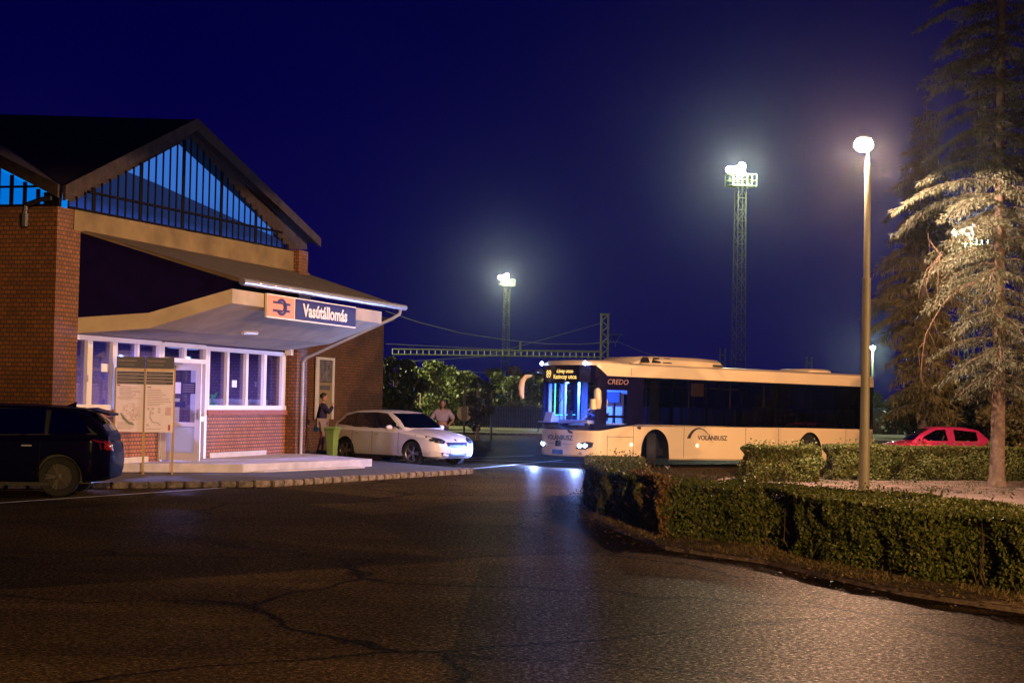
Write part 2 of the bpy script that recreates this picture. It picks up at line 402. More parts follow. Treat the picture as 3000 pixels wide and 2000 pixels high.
def stripe(name, p, q, wd, z=0.008):
    (x0, y0), (x1, y1) = p, q; L = math.hypot(x1 - x0, y1 - y0); nx, ny = -(y1 - y0) / L * wd / 2, (x1 - x0) / L * wd / 2
    return tag(MB().add([(x0 - nx, y0 - ny, z), (x1 - nx, y1 - ny, z), (x1 + nx, y1 + ny, z), (x0 + nx, y0 + ny, z)], [(0, 1, 2, 3)]).build(name, 'paint', fix=False), kind='structure')
stripe('road_marking', (-11.0, 20.9), (-5.48, 32.97), 0.11)
stripe('road_marking', (-0.95, 44.4), (1.6, 52.2), 0.16)
stripe('road_marking', (-3.2, 50.9), (2.6, 50.2), 0.16, 0.012)
stripe('road_marking', (-4.4, 46.9), (0.8, 56), 0.14, 0.010)

# =================================================================== STATION BUILDING (local x = along facade, y = -outward)
U = Vector((0.27852445, 0.96042914, 0)); N = Vector((0.96042914, -0.27852445, 0)); A0 = Vector((-8.75, 34.46, 0))
FR = math.atan2(U.y, U.x)
def PW(u, n, z): return A0 + U * u + N * n + Vector((0, 0, z))
st = empty('station_building', A0, FR)
tag(st, 'red brick railway station hall with tall glazed gable and lean-to canopy over its entrance', 'station building')
def bb(b, u0, u1, n0, n1, z0, z1, mi=0): return b.box(u0, u1, -n1, -n0, z0, z1, mi)
b = MB()
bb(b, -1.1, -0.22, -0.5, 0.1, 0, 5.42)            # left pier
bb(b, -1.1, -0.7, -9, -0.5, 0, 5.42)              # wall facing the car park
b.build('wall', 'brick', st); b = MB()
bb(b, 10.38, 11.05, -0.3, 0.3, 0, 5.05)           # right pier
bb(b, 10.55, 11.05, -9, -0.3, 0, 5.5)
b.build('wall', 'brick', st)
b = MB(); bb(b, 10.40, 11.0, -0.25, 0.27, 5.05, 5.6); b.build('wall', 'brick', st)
b = MB()
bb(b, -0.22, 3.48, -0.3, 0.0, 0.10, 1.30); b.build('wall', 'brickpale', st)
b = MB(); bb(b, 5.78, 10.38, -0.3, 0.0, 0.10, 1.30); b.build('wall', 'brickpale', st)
b = MB()
for u0, u1 in ((-0.2, 3.48), (5.78, 10.36)):
    k = int((u1 - u0) / 0.075)
    for i in range(k):
        uu = u0 + (u1 - u0) * i / k; bb(b, uu + 0.004, uu + (u1 - u0) / k - 0.004, -0.02, 0.07, 1.305, 1.43)
b.build('window_sill', 'sillbrick', st)
for q0, q1 in ((-0.2, 3.0), (6.0, 9.2)): b = MB(); bb(b, q0, q1, 0.005, 0.03, 0.30, 0.42); b.build('plinth_strip', 'stepface', st)
# window frames
def window(u0, u1, z0, z1, ms, st, wd=0.10):
    b = MB(); 
    bb(b, u0, u1, -0.14, 0.03, z0 - 0.05, z0 + 0.10); bb(b, u0, u1, -0.12, 0.02, z1 - 0.10, z1)
    for mu, mw in ms: bb(b, mu - mw / 2, mu + mw / 2, -0.055, 0.025, z0 + 0.10, z1 - 0.10)
    f = b.build('window', 'frame', st)
    ed = [m for m, _ in ms]
    for a, c in zip(ed[:-1], ed[1:]):
        p = MB(); bb(p, a + 0.03, c - 0.03, -0.06, -0.048, z0 + 0.1, z1 - 0.1); p.build('pane', 'glass', f)
    return f
window(-0.2, 3.5, 1.44, 2.95, [(-0.17, 0.06), (0.42, 0.20), (1.44, 0.20), (2.44, 0.09), (3.43, 0.12)], st)
window(5.8, 10.36, 1.44, 2.92, [(5.85, 0.10), (6.88, 0.12), (7.95, 0.14), (9.02, 0.16), (10.18, 0.22)], st)
for uh in (0.3, 8.85):
    b = MB(); bb(b, uh, uh + 0.03, 0.03, 0.07, 2.0, 2.14); b.build('window_handle', 'frame', st)
# door frame, transoms, sidelight, open leaf
b = MB()
bb(b, 3.5, 3.62, -0.12, 0.03, 0.3, 2.92); bb(b, 5.66, 5.78, -0.12, 0.03, 0.3, 2.92); bb(b, 5.22, 5.32, -0.12, 0.02, 0.3, 2.55)
bb(b, 3.62, 5.66, -0.12, 0.03, 2.84, 2.94); bb(b, 3.62, 5.66, -0.12, 0.03, 2.5, 2.6); bb(b, 4.6, 4.7, -0.12, 0.02, 2.6, 2.84)
bb(b, 5.32, 5.66, -0.12, 0.02, 1.16, 1.28)
df = b.build('door_frame', 'frame', st)
p = MB(); bb(p, 3.62, 4.6, -0.06, -0.05, 2.6, 2.84); bb(p, 4.7, 5.66, -0.06, -0.05, 2.6, 2.84); bb(p, 5.32, 5.66, -0.06, -0.05, 0.34, 2.5)
p.build('pane', 'glass', df)
# leaf opened outward at right angles to the facade
b = MB()
u0, u1 = 3.55, 3.60
bb(b, u0, u1, 0.04, 0.14, 0.33, 2.47); bb(b, u0, u1, 0.84, 0.97, 0.33, 2.47); bb(b, u0, u1, 0.14, 0.84, 2.32, 2.47)
bb(b, u0, u1, 0.14, 0.84, 1.08, 1.17); bb(b, u0, u1, 0.14, 0.84, 0.33, 0.50)
leaf = b.build('door', 'frame', st)
p = MB(); bb(p, 3.57, 3.58, 0.14, 0.84, 1.17, 2.32); p.build('pane', 'glass', leaf)
mfrost = M('frosted_door_panel', (0.62, 0.66, 0.85), 0.22, var=0.15, nscale=3)
mfrost = bpy.data.materials.new('frosted_door_panel'); mfrost.use_nodes = True; _n = mfrost.node_tree; _b = _n.nodes['Principled BSDF']; _b.inputs['Base Color'].default_value = (0.8, 0.82, 0.9, 1); _b.inputs['Roughness'].default_value = 0.3
_t = _n.nodes.new('ShaderNodeBsdfTranslucent'); _t.inputs[0].default_value = (0.85, 0.87, 0.95, 1); _m = _n.nodes.new('ShaderNodeMixShader'); _m.inputs[0].default_value = 0.75
_n.links.new(_b.outputs[0], _m.inputs[1]); _n.links.new(_t.outputs[0], _m.inputs[2]); _n.links.new(_m.outputs[0], _n.nodes['Material Output'].inputs[0])
p = MB(); bb(p, 3.565, 3.585, 0.14, 0.84, 0.50, 1.08); p.build('lower_panel', mfrost, leaf)
b = MB(); bb(b, 3.535, 3.549, 0.88, 0.93, 1.24, 1.46); b.tube([(3.53, -0.905, 1.38), (3.49, -0.905, 1.38), (3.49, -0.79, 1.38)], 0.012, 6)
b.build('handle', 'chrome', leaf)
b = MB(); bb(b, 3.556, 3.563, 0.49, 0.84, 1.80, 2.05); b.build('notice', 'navy', leaf)
b = MB(); bb(b, 3.556, 3.563, 0.34, 0.60, 1.50, 1.62); b.build('notice', 'navy', leaf)
b = MB(); bb(b, 3.557, 3.563, 0.34, 0.48, 1.80, 2.05); b.build('notice', 'white', leaf)
b = MB()
for i in range(4): bb(b, 3.552, 3.5555, 0.53, 0.80, 1.84 + i * .05, 1.855 + i * .05)
b.build('notice_text', 'inkgrey', leaf)
b = MB(); bb(b, 3.50, 3.549, 0.10, 0.36, 2.36, 2.43); bb(b, 3.48, 3.50, 0.2, 0.55, 2.44, 2.455); b.build('door_closer', 'steel', leaf)
# papers on panes
for u_, z_, s_ in ((1.0, 2.22, 0.28), (7.25, 1.98, 0.26)):
    b = MB(); bb(b, u_, u_ + s_, -0.045, -0.04, z_, z_ + 0.17); b.build('notice', 'white', st)
b = MB()
gp = [(6.2, 1.50), (6.42, 1.50), (6.5, 1.58), (6.36, 1.62), (6.38, 1.70), (6.5, 1.74), (6.62, 1.86), (6.52, 1.84), (6.4, 1.78), (6.2, 1.80), (6.28, 1.72), (6.26, 1.60)]
b.prism([(u, 0.10, z) for u, z in gp], [(u, 0.106, z) for u, z in gp]); b.build('window_sticker', M('green_sticker', (0.06, 0.45, 0.18), 0.5), st)
# entrance room behind the windows
b = MB()
bb(b, -0.2, 10.38, -3.0, -2.9, 0.3, 2.98); bb(b, -0.22, -0.15, -2.9, -0.3, 0.3, 2.98); bb(b, 10.38, 10.5, -2.9, -0.3, 0.3, 2.98)
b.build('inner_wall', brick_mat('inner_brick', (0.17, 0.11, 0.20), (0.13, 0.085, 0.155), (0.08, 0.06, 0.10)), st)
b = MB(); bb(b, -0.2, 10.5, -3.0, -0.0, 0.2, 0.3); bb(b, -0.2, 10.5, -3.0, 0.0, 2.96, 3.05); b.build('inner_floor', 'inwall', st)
b = MB()
for u0, u1 in ((3.75, 5.1), (6.25, 10.0)):
    zt = 1.66
    x = u0
    while x < u1:
        if not (7.4 < x < 7.55 or 8.6 < x < 8.75): bb(b, x, x + 0.045, -0.42, -0.34, 0.75, zt)
        x += 0.06
    bb(b, u0, u1, -0.44, -0.32, zt, zt + 0.03)
b.build('radiator', 'radiator', st)
for u in (2, 7.8):
    lamp('entrance_room_light', 'AREA', (u, 1.5, 2.9), 480.0, (0.44, 0.42, 1.0), st, (0, 0, 0), size=0.6)
b = MB(); bb(b, 6.9, 8.3, -1.6, -1.5, 2.9, 2.95); b.build('ceiling_light', EM('room_tube', (0.35, 0.45, 1.0), 1.2), st)
# beam under the glazing, gable glazing
b = MB(); b.prism([(-0.5, 0, 5.02), (10.42, 0, 5.02), (10.42, 0, 5.56), (-0.5, 0, 5.42)], [(-0.5, -0.12, 5.02), (10.42, -0.12, 5.02), (10.42, -0.12, 5.56), (-0.5, -0.12, 5.42)])
b.build('beam', 'concrete', st)
UA, ZA = 4.66, 7.68
def zt(u): return 5.60 + (ZA - 5.60) * (u + 0.55) / (UA + 0.55) if u < UA else ZA - (ZA - 5.72) * (u - UA) / (10.35 - UA)
def zb(u): return 5.44 + (5.57 - 5.44) * (u + 0.6) / 10.9
UL, UR = -0.55, 10.25
groups = [-0.42, 1.12, 2.93, 4.9, 6.85, 8.75, 10.2]
b = MB(); mull = []
k = 0
nb = 33; us = [UL + (UR - UL) * i / nb for i in range(nb + 1)]
for i, u in enumerate(us):
    thick = 0.07 if i % 6 == 3 else 0.028
    bb(b, u - thick, u + thick, -0.01, 0.008, zb(u), max(zb(u) + .05, zt(u) - 0.01))
for z_, z2 in ((0.0, 0.06),):
    b.prism([(UL, 0.03, zb(UL)), (UR, 0.03, zb(UR)), (UR, 0.03, zb(UR) + 0.05), (UL, 0.03, zb(UL) + 0.05)], [(UL, -0.03, zb(UL)), (UR, -0.03, zb(UR)), (UR, -0.03, zb(UR) + 0.05), (UL, -0.03, zb(UL) + 0.05)])
b.prism([(0.2, 0.03, 5.84), (9.9, 0.03, 5.98), (9.9, 0.03, 6.03), (0.2, 0.03, 5.89)], [(0.2, -0.03, 5.84), (9.9, -0.03, 5.98), (9.9, -0.03, 6.03), (0.2, -0.03, 5.89)])
gl = b.build('gable_window', 'mullion', st)
p = MB(); p.add([(UL, 0.05, zb(UL)), (UR, 0.05, zb(UR)), (UR, 0.05, zt(UR)), (UA, 0.05, ZA), (UL, 0.05, zt(UL))], [(0, 1, 2, 3, 4)]); p.build('pane', 'glass', gl)
# the hall seen through the glazing: lit ceiling, darker roof truss wall in front of it
def glow_mat(name, lo, hi, z0, z1, s):
    m = bpy.data.materials.new(name); m.use_nodes = True; n = m.node_tree; n.nodes.clear()
    o = n.nodes.new('ShaderNodeOutputMaterial'); e = n.nodes.new('ShaderNodeEmission')
    v = coords(n); f = noise(n, v, 1.1, 3)
    sp = n.nodes.new('ShaderNodeSeparateXYZ'); n.links.new(v, sp.inputs[0])
    mr = n.nodes.new('ShaderNodeMapRange'); mr.inputs[1].default_value = z0; mr.inputs[2].default_value = z1; n.links.new(sp.outputs[2], mr.inputs[0])
    a = n.nodes.new('ShaderNodeMath'); a.operation = 'MULTIPLY_ADD'; a.inputs[1].default_value = 0.5; n.links.new(f, a.inputs[0]); n.links.new(mr.outputs[0], a.inputs[2])
    n.links.new(rampn(n, a.outputs[0], [(0.25, lo), (1.2 / 1.5, hi)]), e.inputs[0]); e.inputs[1].default_value = s
    n.links.new(e.outputs[0], o.inputs[0]); return m
p = MB(); p.add([(-0.6, 0.75, 5.3), (11, 0.75, 5.3), (11, 0.75, 6.3), (UA + .5, 0.75, 8.0), (-0.6, 0.75, 5.6)], [(0, 1, 2, 3, 4)])
p.build('lit_hall_ceiling', glow_mat('hall_light', (0.035, 0.16, 0.62), (0.05, 0.22, 0.72), 5.5, 7.6, 1.0), st)
p = MB(); sil = [(-0.7, 5.2), (11, 5.2), (11, 5.85), (10.35, 5.96), (3.9, 6.52), (2.4, 6.62), (2.0, 6.50), (0.6, 5.85), (-0.2, 5.60), (-0.7, 5.5)]
p.prism([(u, 0.45, z) for u, z in sil], [(u, 0.5, z) for u, z in sil])
p.build('hall_partition', glow_mat('hall_partition_glow', (0.03, 0.085, 0.42), (0.016, 0.035, 0.12), 5.45, 6.1, 1.0), st)
# roofs
def slab(pts, t, name, mat):
    b = MB(); b.prism([(u, -n_, z - t) for u, n_, z in pts], [(u, -n_, z) for u, n_, z in pts]); return b.build(name, mat, st)
RZ, RU = 8.02, 4.35
slab([(RU, 0.25, RZ), (-1.2, 0.25, 5.80), (RU, -5.6, RZ + .3)], 0.10, 'roof', 'darkroof')
slab([(RU, 0.25, RZ), (RU, -5.6, RZ + .3), (12.2, -5.6, 6.1), (11.75, 0.25, 6.02)], 0.10, 'roof', 'darkroof')
slab([(-1.3, 0.25, 5.80), (-1.3, -5.3, 8.35), (RU, -5.6, RZ + .3)], 0.10, 'roof', 'darkroof')
b = MB()
def fascia(pa, pb, h, t=0.06):
    (u0, n0, z0), (u1, n1, z1) = pa, pb
    dx, dy = (u1 - u0), (n1 - n0); L = math.hypot(dx, dy); ox, oy = dy / L * t, -dx / L * t
    b.prism([(u0, -n0, z0 - h), (u1, -n1, z1 - h), (u1, -n1, z1), (u0, -n0, z0)], [(u0 + ox, -n0 - oy, z0 - h), (u1 + ox, -n1 - oy, z1 - h), (u1 + ox, -n1 - oy, z1), (u0 + ox, -n0 - oy, z0)])
b.prism([(-1.2, -0.26, 5.52), (RU, -0.26, RZ - .24), (11.75, -0.26, 5.80), (11.75, -0.26, 6.03), (RU, -0.26, RZ + .03), (-1.2, -0.26, 5.82)],
        [(-1.2, -0.32, 5.52), (RU, -0.32, RZ - .24), (11.75, -0.32, 5.80), (11.75, -0.32, 6.03), (RU, -0.32, RZ + .03), (-1.2, -0.32, 5.82)])
b.prism([(-1.31, -0.25, 5.56), (-1.31, 1.3, 6.28), (-1.31, 5.3, 8.12), (-1.31, 5.3, 8.36), (-1.31, -0.25, 5.82)],
        [(-1.37, -0.25, 5.56), (-1.37, 1.3, 6.28), (-1.37, 5.3, 8.12), (-1.37, 5.3, 8.36), (-1.37, -0.25, 5.82)])
b.build('fascia_board', 'darkwood', st)
b = MB()   # soffit and dark head above the glazing
b.add([(UA, 0.02, ZA - .03), (10.4, 0.02, 5.62), (11.6, 0.02, 5.72), (11.6, 0.02, 5.92), (RU, 0.02, RZ - .1), (-1.1, 0.02, 5.7), (-0.6, 0.02, 5.5)], [(0, 1, 2, 3, 4), (0, 4, 5, 6)])
b.prism([(RU, 0.0, RZ - .13), (11.75, 0.0, 5.90), (11.75, 0.0, 5.93), (RU, 0.0, RZ - .10)], [(RU, -0.26, RZ - .13), (11.75, -0.26, 5.90), (11.75, -0.26, 5.93), (RU, -0.26, RZ - .10)])
b.build('soffit', 'darkwood', st, fix=False)
# glazing of the wing that faces the car park
b = MB()
x = -0.14
zl = lambda n_: 5.60 + (-n_ - 0.0) * 0.48
for i in range(12):
    n0 = -0.05 - i * 0.30
    bb(b, -1.12, -1.06, n0 - 0.03, n0 + 0.03, 5.44, zl(n0))
bb(b, -1.12, -1.06, -3.7, 0.1, 5.42, 5.47); bb(b, -1.12, -1.06, -3.7, -0.3, 5.80, 5.84)
bb(b, -1.10, -1.0, -0.22, 0.12, 5.42, 5.70)
wg = b.build('gable_window', 'mullion', st)
p = MB(); p.add([(-1.04, -0.0, 5.45), (-1.04, 3.7, 5.45), (-1.04, 3.7, 7.3), (-1.04, 0.0, 5.58)], [(0, 1, 2, 3)]); p.build('pane', 'glass', wg)
p = MB(); p.add([(-0.75, -0.1, 5.3), (-0.75, 4.5, 5.3), (-0.75, 4.5, 8.0), (-0.75, -0.1, 5.62)], [(0, 1, 2, 3)])
p.build('lit_hall_ceiling', EM('wing_hall_light', (0.0, 0.21, 0.78), 1.0), st)
# rainwater outlet at the roof valley, lightning rod
b = MB(); b.tube([(-1.35, -0.1, 5.55), (-1.4, 0.1, 5.52), (-1.4, 0.42, 5.42), (-1.4, 0.45, 5.25)], 0.05, 8); b.tube([(-1.4, 0.45, 5.25), (-1.4, 0.45, 5.0)], [0.09, 0.07], 8)
b.build('rainwater_head', 'black', st)
b = MB(); b.tube([(1.2, 4.2, 7.9), (1.2, 4.2, 9.0)], 0.022, 5); b.build('lightning_rod', 'steel', st)
# lean-to roof over the entrance
b = MB()
b.prism([(-0.2, 0, 5.02), (11.5, 0, 5.02), (11.45, -2.78, 4.12), (1.52, -2.78, 4.12)], [(-0.2, 0, 5.08), (11.5, 0, 5.08), (11.45, -2.80, 4.20), (1.50, -2.80, 4.20)])
b.build('canopy_roof', 'rooftile', st)
b = MB()
W0 = [(-0.1, 0.02, 2.97), (0.65, 1.2, 3.11), (1.6, 2.6, 3.69)]
rgt = [(10.38, 0.02, 2.97), (10.45, 1.2, 3.17), (10.4, 2.6, 3.70)]
hs = [0.32, 0.32, 0.30]
vs = []
for (u, n_, z), h in zip(W0, hs): vs += [(u, -n_, z), (u, -n_, z + h)]
for (u, n_, z), h in zip(rgt, hs): vs += [(u, -n_, z), (u, -n_, z + h)]
b.add(vs, [(0, 2, 8, 6), (2, 4, 10, 8), (1, 7, 9, 3), (3, 9, 11, 5), (0, 1, 3, 2), (2, 3, 5, 4), (6, 8, 9, 7), (8, 10, 11, 9), (4, 5, 11, 10), (0, 6, 7, 1)])
b.build('canopy_soffit', 'plaster', st)
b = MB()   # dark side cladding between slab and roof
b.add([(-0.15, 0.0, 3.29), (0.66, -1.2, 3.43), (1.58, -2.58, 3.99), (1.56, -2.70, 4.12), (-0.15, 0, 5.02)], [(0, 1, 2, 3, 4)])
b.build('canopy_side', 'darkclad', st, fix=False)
b = MB()
pts = [(1.50 + (11.42 - 1.50) * i / 20, -2.86, 4.13 + 0.03 * i / 20) for i in range(21)]
b.tube(pts, 0.075, 10)
for i in range(1, 13): 
    u = 1.50 + 9.9 * i / 13; b.lathe([(0.08, -0.018), (0.088, 0), (0.08, 0.018)], (u, -2.86, 4.13 + .03 * i / 13), 'x', 10)
b.build('gutter', 'zinc', st, smooth=True)
b = MB()
b.tube([(11.1, -2.86, 4.12), (11.08, -2.84, 3.98), (10.95, -2.7, 3.86), (10.62, -0.45, 2.80), (10.60, -0.37, 2.68), (10.60, -0.36, 0.3)], 0.045, 8)
b.tube([(10.8, -1.5, 3.3), (10.8, -1.5, 3.65)], 0.008, 5)
b.build('downpipe', 'zinc', st, smooth=True)
b = MB(); b.tube([(4.6, -1.45, 3.20), (5.25, -1.5, 3.22)], 0.05, 8); b.build('canopy_light', 'frame', st, smooth=True)
b = MB(); bb(b, 10.2, 10.36, 0.03, 0.2, 2.85, 3.1); b.build('camera_box', 'white', st)
# station name sign hung on the fascia
sg = empty('station_name_sign', PW(5.8, 2.62, 3.74), FR)
tag(sg, 'long dark blue station name sign with orange logo square on the canopy edge', 'sign')
b = MB(); b.box(-2.62, 2.62, -0.05, 0.0, -0.26, 0.26); b.build('panel', 'white', sg)
b = MB(); b.box(-1.10, 2.59, -0.062, -0.05, -0.225, 0.235); b.build('name_field', 'navy', sg)
b = MB(); b.box(-2.60, -1.16, -0.062, -0.05, -0.225, 0.235); b.build('logo_field', 'orange', sg)
text('name_text', 'Vasútállomás', 0.40, 'white', sg, (0.66, -0.068, -0.01), (R(90), 0, 0), 0.004, sx=1.28, bold=0.012)
b = MB()
def ringseg(b, cx, cz, ro, ri, a0, a1, sx=1.0, y0=-0.075, y1=-0.062, k=24):
    o1 = [(cx + sx * ro * math.cos(a0 + (a1 - a0) * i / k), cz + ro * math.sin(a0 + (a1 - a0) * i / k)) for i in range(k + 1)]
    i1 = [(cx + sx * ri * math.cos(a0 + (a1 - a0) * i / k), cz + ri * math.sin(a0 + (a1 - a0) * i / k)) for i in range(k + 1)]
    for i in range(k):
        q = [o1[i], o1[i + 1], i1[i + 1], i1[i]]
        b.prism([(x, y0, z) for x, z in q], [(x, y1, z) for x, z in q])
c0 = -1.88
ringseg(b, c0, 0, 0.19, 0.125, R(-150), R(150), 1.5)
ringseg(b, c0, 0, 0.108, 0.075, R(-88), R(88), 1.5)
b.box(c0 - 0.45, c0, -0.075, -0.062, 0.065, 0.115); b.box(c0 - 0.45, c0, -0.075, -0.062, -0.115, -0.065)
b.box(c0 + 0.26, c0 + 0.46, -0.074, -0.062, 0.05, 0.10); b.box(c0 + 0.26, c0 + 0.44, -0.074, -0.062, -0.10, -0.05)
b.build('logo', 'navy', sg)
# recessed wing with tall poster panel
wg = empty('station_wing', PW(11.05, -2.2, 0), FR)
tag(wg, 'low dark brick wing of the station behind the white car', 'building')
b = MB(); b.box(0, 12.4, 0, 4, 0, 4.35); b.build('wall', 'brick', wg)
b = MB(); b.prism([(-0.0, -0.3, 4.36), (12.6, -0.3, 4.36), (12.6, 4, 5.3), (0, 4, 5.3)], [(0, -0.3, 4.46), (12.6, -0.3, 4.46), (12.6, 4, 5.4), (0, 4, 5.4)]); b.build('roof', 'darkroof', wg)
b = MB(); b.tube([(5.3, -0.1, 4.3), (5.3, -0.1, 5.42)], 0.07, 8); b.tube([(5.62, -0.1, 4.3), (5.62, -0.1, 5.30)], 0.07, 8); b.box(5.1, 5.85, -0.16, -0.04, 5.0, 5.06)
b.build('roof_vent', 'mast', wg)
pn = empty('poster_panel', PW(18.0, -2.14, 0), FR)
tag(pn, 'tall pale framed poster panel on the dark wing wall', 'poster panel')
b = MB(); b.box(-0.55, -0.35, -0.05, 0.0, 1.1, 3.0); b.box(0.75, 0.88, -0.05, 0, 1.1, 3.0); b.box(-0.35, 0.75, -0.05, 0, 2.92, 3.0); b.build('frame', 'frame', pn)
b = MB(); b.box(-0.33, 0.73, -0.03, 0, 2.25, 2.90); b.build('picture', M('poster_picture', (0.14, 0.11, 0.12), 0.6, var=0.7, nscale=5), pn)
b = MB(); b.box(-0.33, 0.73, -0.03, 0, 1.1, 2.23); b.build('poster', M('poster_yellow', (0.30, 0.22, 0.10), 0.6, var=0.15), pn)
b = MB(); b.box(-0.25, 0.55, -0.04, -0.03, 2.0, 2.14); b.build('poster_heading', 'ink', pn)

# entrance step
b = MB()
pl = [(1.85, -0.02), (3.35, -2.12), (8.5, -3.15), (10.9, -0.45), (10.9, -0.02)]
pl = [(u, n_) for u, n_ in pl]
b.prism([(u, y, 0.10) for u, y in pl], [(u, y, 0.30) for u, y in pl])
so = b.build('entrance_platform', ['platform', 'stepface'], None, bevel=0.008)
so.location = A0; so.rotation_euler = (0, 0, FR); tag(so, 'low pale concrete entrance platform in front of the station door', 'platform')
b = MB(); b.prism([(3.6, -2.25, 0.118), (7.4, -3.1, 0.118), (7.5, -3.35, 0.118), (3.75, -2.45, 0.118)], [(3.6, -2.25, 0.15), (7.4, -3.1, 0.15), (7.5, -3.35, 0.15), (3.75, -2.45, 0.15)])
o = b.build('threshold_slab', 'platform'); o.location = A0; o.rotation_euler = (0, 0, FR); tag(o, 'thin pale slab along the foot of the entrance platform', 'slab')

# =================================================================== INFORMATION BOARDS
def board(x, y, label, kind):
    r = empty('information_board', (x, y, 0.12), R(12)); tag(r, label, 'information board', 'information boards in front of the station')
    b = MB(); b.box(-0.29, 0.29, -0.02, 0.02, 0.86, 2.42); b.build('panel', 'paper', r, bevel=0.004)
    b = MB(); b.box(-0.292, 0.292, -0.028, 0.012, 2.19, 2.43); b.build('header', 'boardnavy', r)
    b = MB(); b.box(-0.29, 0.29, -0.024, -0.02, 2.14, 2.185); b.build('header_stripe', M('stripe_cream', (0.62, 0.44, 0.25), 0.5), r)
    b = MB()
    for i in range(4): b.box(-0.275, 0.275, -0.025, -0.02, 1.86 + i * 0.069, 1.921 + i * 0.069)
    b.build('heading_band', 'boardnavy', r)
    text('header_text', 'Utazási információ' if kind == 0 else 'Vasúti információ', 0.052, 'inkgrey', r, (-0.265, -0.031, 2.35), (R(90), 0, 0), 0.001, 'LEFT', bold=0.001)
    text('header_text', 'Travel information', 0.045, 'inkgrey', r, (-0.265, -0.031, 2.27), (R(90), 0, 0), 0.001, 'LEFT')
    rr = random.Random(3 + kind)
    b = MB()
    for i in range(4):
        b.box(-0.255, -0.255 + rr.uniform(0.35, 0.50), -0.027, -0.025, 1.885 + i * 0.069, 1.893 + i * 0.069)
    b.build('heading_text', 'inkgrey', r)
    b = MB(); c = MB(); gme = MB()
    if kind == 0:
        b.box(-0.265, -0.21, -0.023, -0.02, 1.82, 1.845)
        for i in range(11): c.box(-0.26 + rr.uniform(0, .06), rr.uniform(0.0, 0.25), -0.022, -0.02, 1.53 + i * 0.027, 1.538 + i * 0.027)
        for i in range(110):
            a = rr.uniform(0, 6.28); q = rr.random() ** 0.5; px, pz = 0.03 + 0.19 * q * math.cos(a), 1.28 + 0.20 * q * math.sin(a)
            l = rr.uniform(0.02, 0.06); th = rr.uniform(-1.2, 1.2)
            tgt = c if rr.random() < .6 else b
            tgt.box(-l / 2, l / 2, -0.0225, -0.02, -0.002, 0.002, mat=Matrix.Translation((px, 0, pz)) @ Matrix.Rotation(th, 4, 'Y'))
        gp = [(-0.2, 1.25), (-0.17, 1.255), (-0.03, 1.09), (0.09, 1.035), (0.10, 1.0), (-0.02, 1.02), (-0.14, 1.13)]
        gme.prism([(x, -0.024, z) for x, z in gp], [(x, -0.02, z) for x, z in gp])
        gme.build('map_area', 'inkgreen', r)
        for i in range(3): b.box(-0.25, -0.22, -0.023, -0.02, 0.93 + .05 * i - .0, 0.945 + .05 * i) if False else None
        for i in range(6): c.box(-0.25, rr.uniform(0.0, 0.16), -0.022, -0.02, 0.95 + i * 0.022, 0.956 + i * 0.022)
    else:
        c.box(-0.25, -0.17, -0.023, -0.02, 1.79, 1.815)
        for i in range(10): c.box(-0.25, rr.uniform(0.0, 0.26), -0.022, -0.02, 1.42 + i * 0.036, 1.429 + i * 0.036)
        path = [(-0.16, 1.32), (-0.18, 1.18), (-0.12, 1.07), (-0.02, 1.06), (0.04, 1.01)]
        for p, q in zip(path[:-1], path[1:]): gme.tube([(p[0], -0.022, p[1]), (q[0], -0.022, q[1])], 0.004, 4)
        gme.build('route_line', 'ink', r)
        for px, pz in ((-0.22, 1.33), (-0.13, 1.33), (0.0, 1.33), (0.0, 1.27), (-0.13, 1.24), (-0.23, 0.99)):
            for i in range(3): c.box(px - 0.02, px + 0.03, -0.022, -0.02, pz + .015 * i, pz + .015 * i + .007)
        for i in range(8): b.box(0.13, 0.25, -0.022, -0.02, 1.22 + i * 0.022, 1.227 + i * 0.022)
        b.box(0.20, 0.24, -0.023, -0.02, 0.90, 1.02)
    c.box(-0.26, 0.05, -0.022, -0.02, 0.925, 0.933)
    b.build('poster_marks', 'inkred', r); c.build('poster_text', 'inkgrey', r)
    for sx in (-0.30, 0.30):
        b = MB(); b.box(sx - 0.025, sx + 0.025, 0.0, 0.05, 0.0, 2.20); b.build('post', 'yellowpost', r)
    for sx in (-0.30, 0.30):
        b = MB(); b.box(sx - 0.02, sx + 0.02, -0.45, 0.40, 0.0, 0.04); b.build('foot', 'yellowpost', r)
    return r
board(-7.97, 35.75, 'left one of two upright information boards, with a town map poster', 0)
board(-7.38, 35.85, 'right one of two upright information boards, beside the open white door, with a route diagram', 1)

# =================================================================== LITTER BIN
lb = empty('litter_bin', (-4.86, 46.7, 0.12), R(-25)); tag(lb, 'green plastic litter bin on a thin post behind the white car', 'litter bin')
b = MB()
prof = [(0.11, 0.06), (0.115, 0.10), (0.145, 0.62), (0.15, 0.66), (0.19, 0.78), (0.20, 0.80)]
rings = [[(sx * r, sy * r * 0.9, z) for sx, sy in ((-1, -.8), (-.8, -1), (.8, -1), (1, -.8), (1, .8), (.8, 1), (-.8, 1), (-1, .8))] for r, z in prof]
b.loft(rings); b.build('bin_body', 'bin', lb, smooth=30)
b = MB(); b.prism([(-0.20, -0.19, 0.805), (0.20, -0.19, 0.805), (0.20, 0.19, 0.805), (-0.20, 0.19, 0.805)], [(-0.16, -0.15, 0.86), (0.16, -0.15, 0.86), (0.16, 0.15, 0.86), (-0.16, 0.15, 0.86)]); b.build('bin_lid', 'bin', lb)
b = MB(); b.tube([(0, 0.17, 0), (0, 0.17, 0.95)], 0.025, 8); b.box(-.1, .1, .12, .2, 0, .015); b.build('post', 'steel', lb)

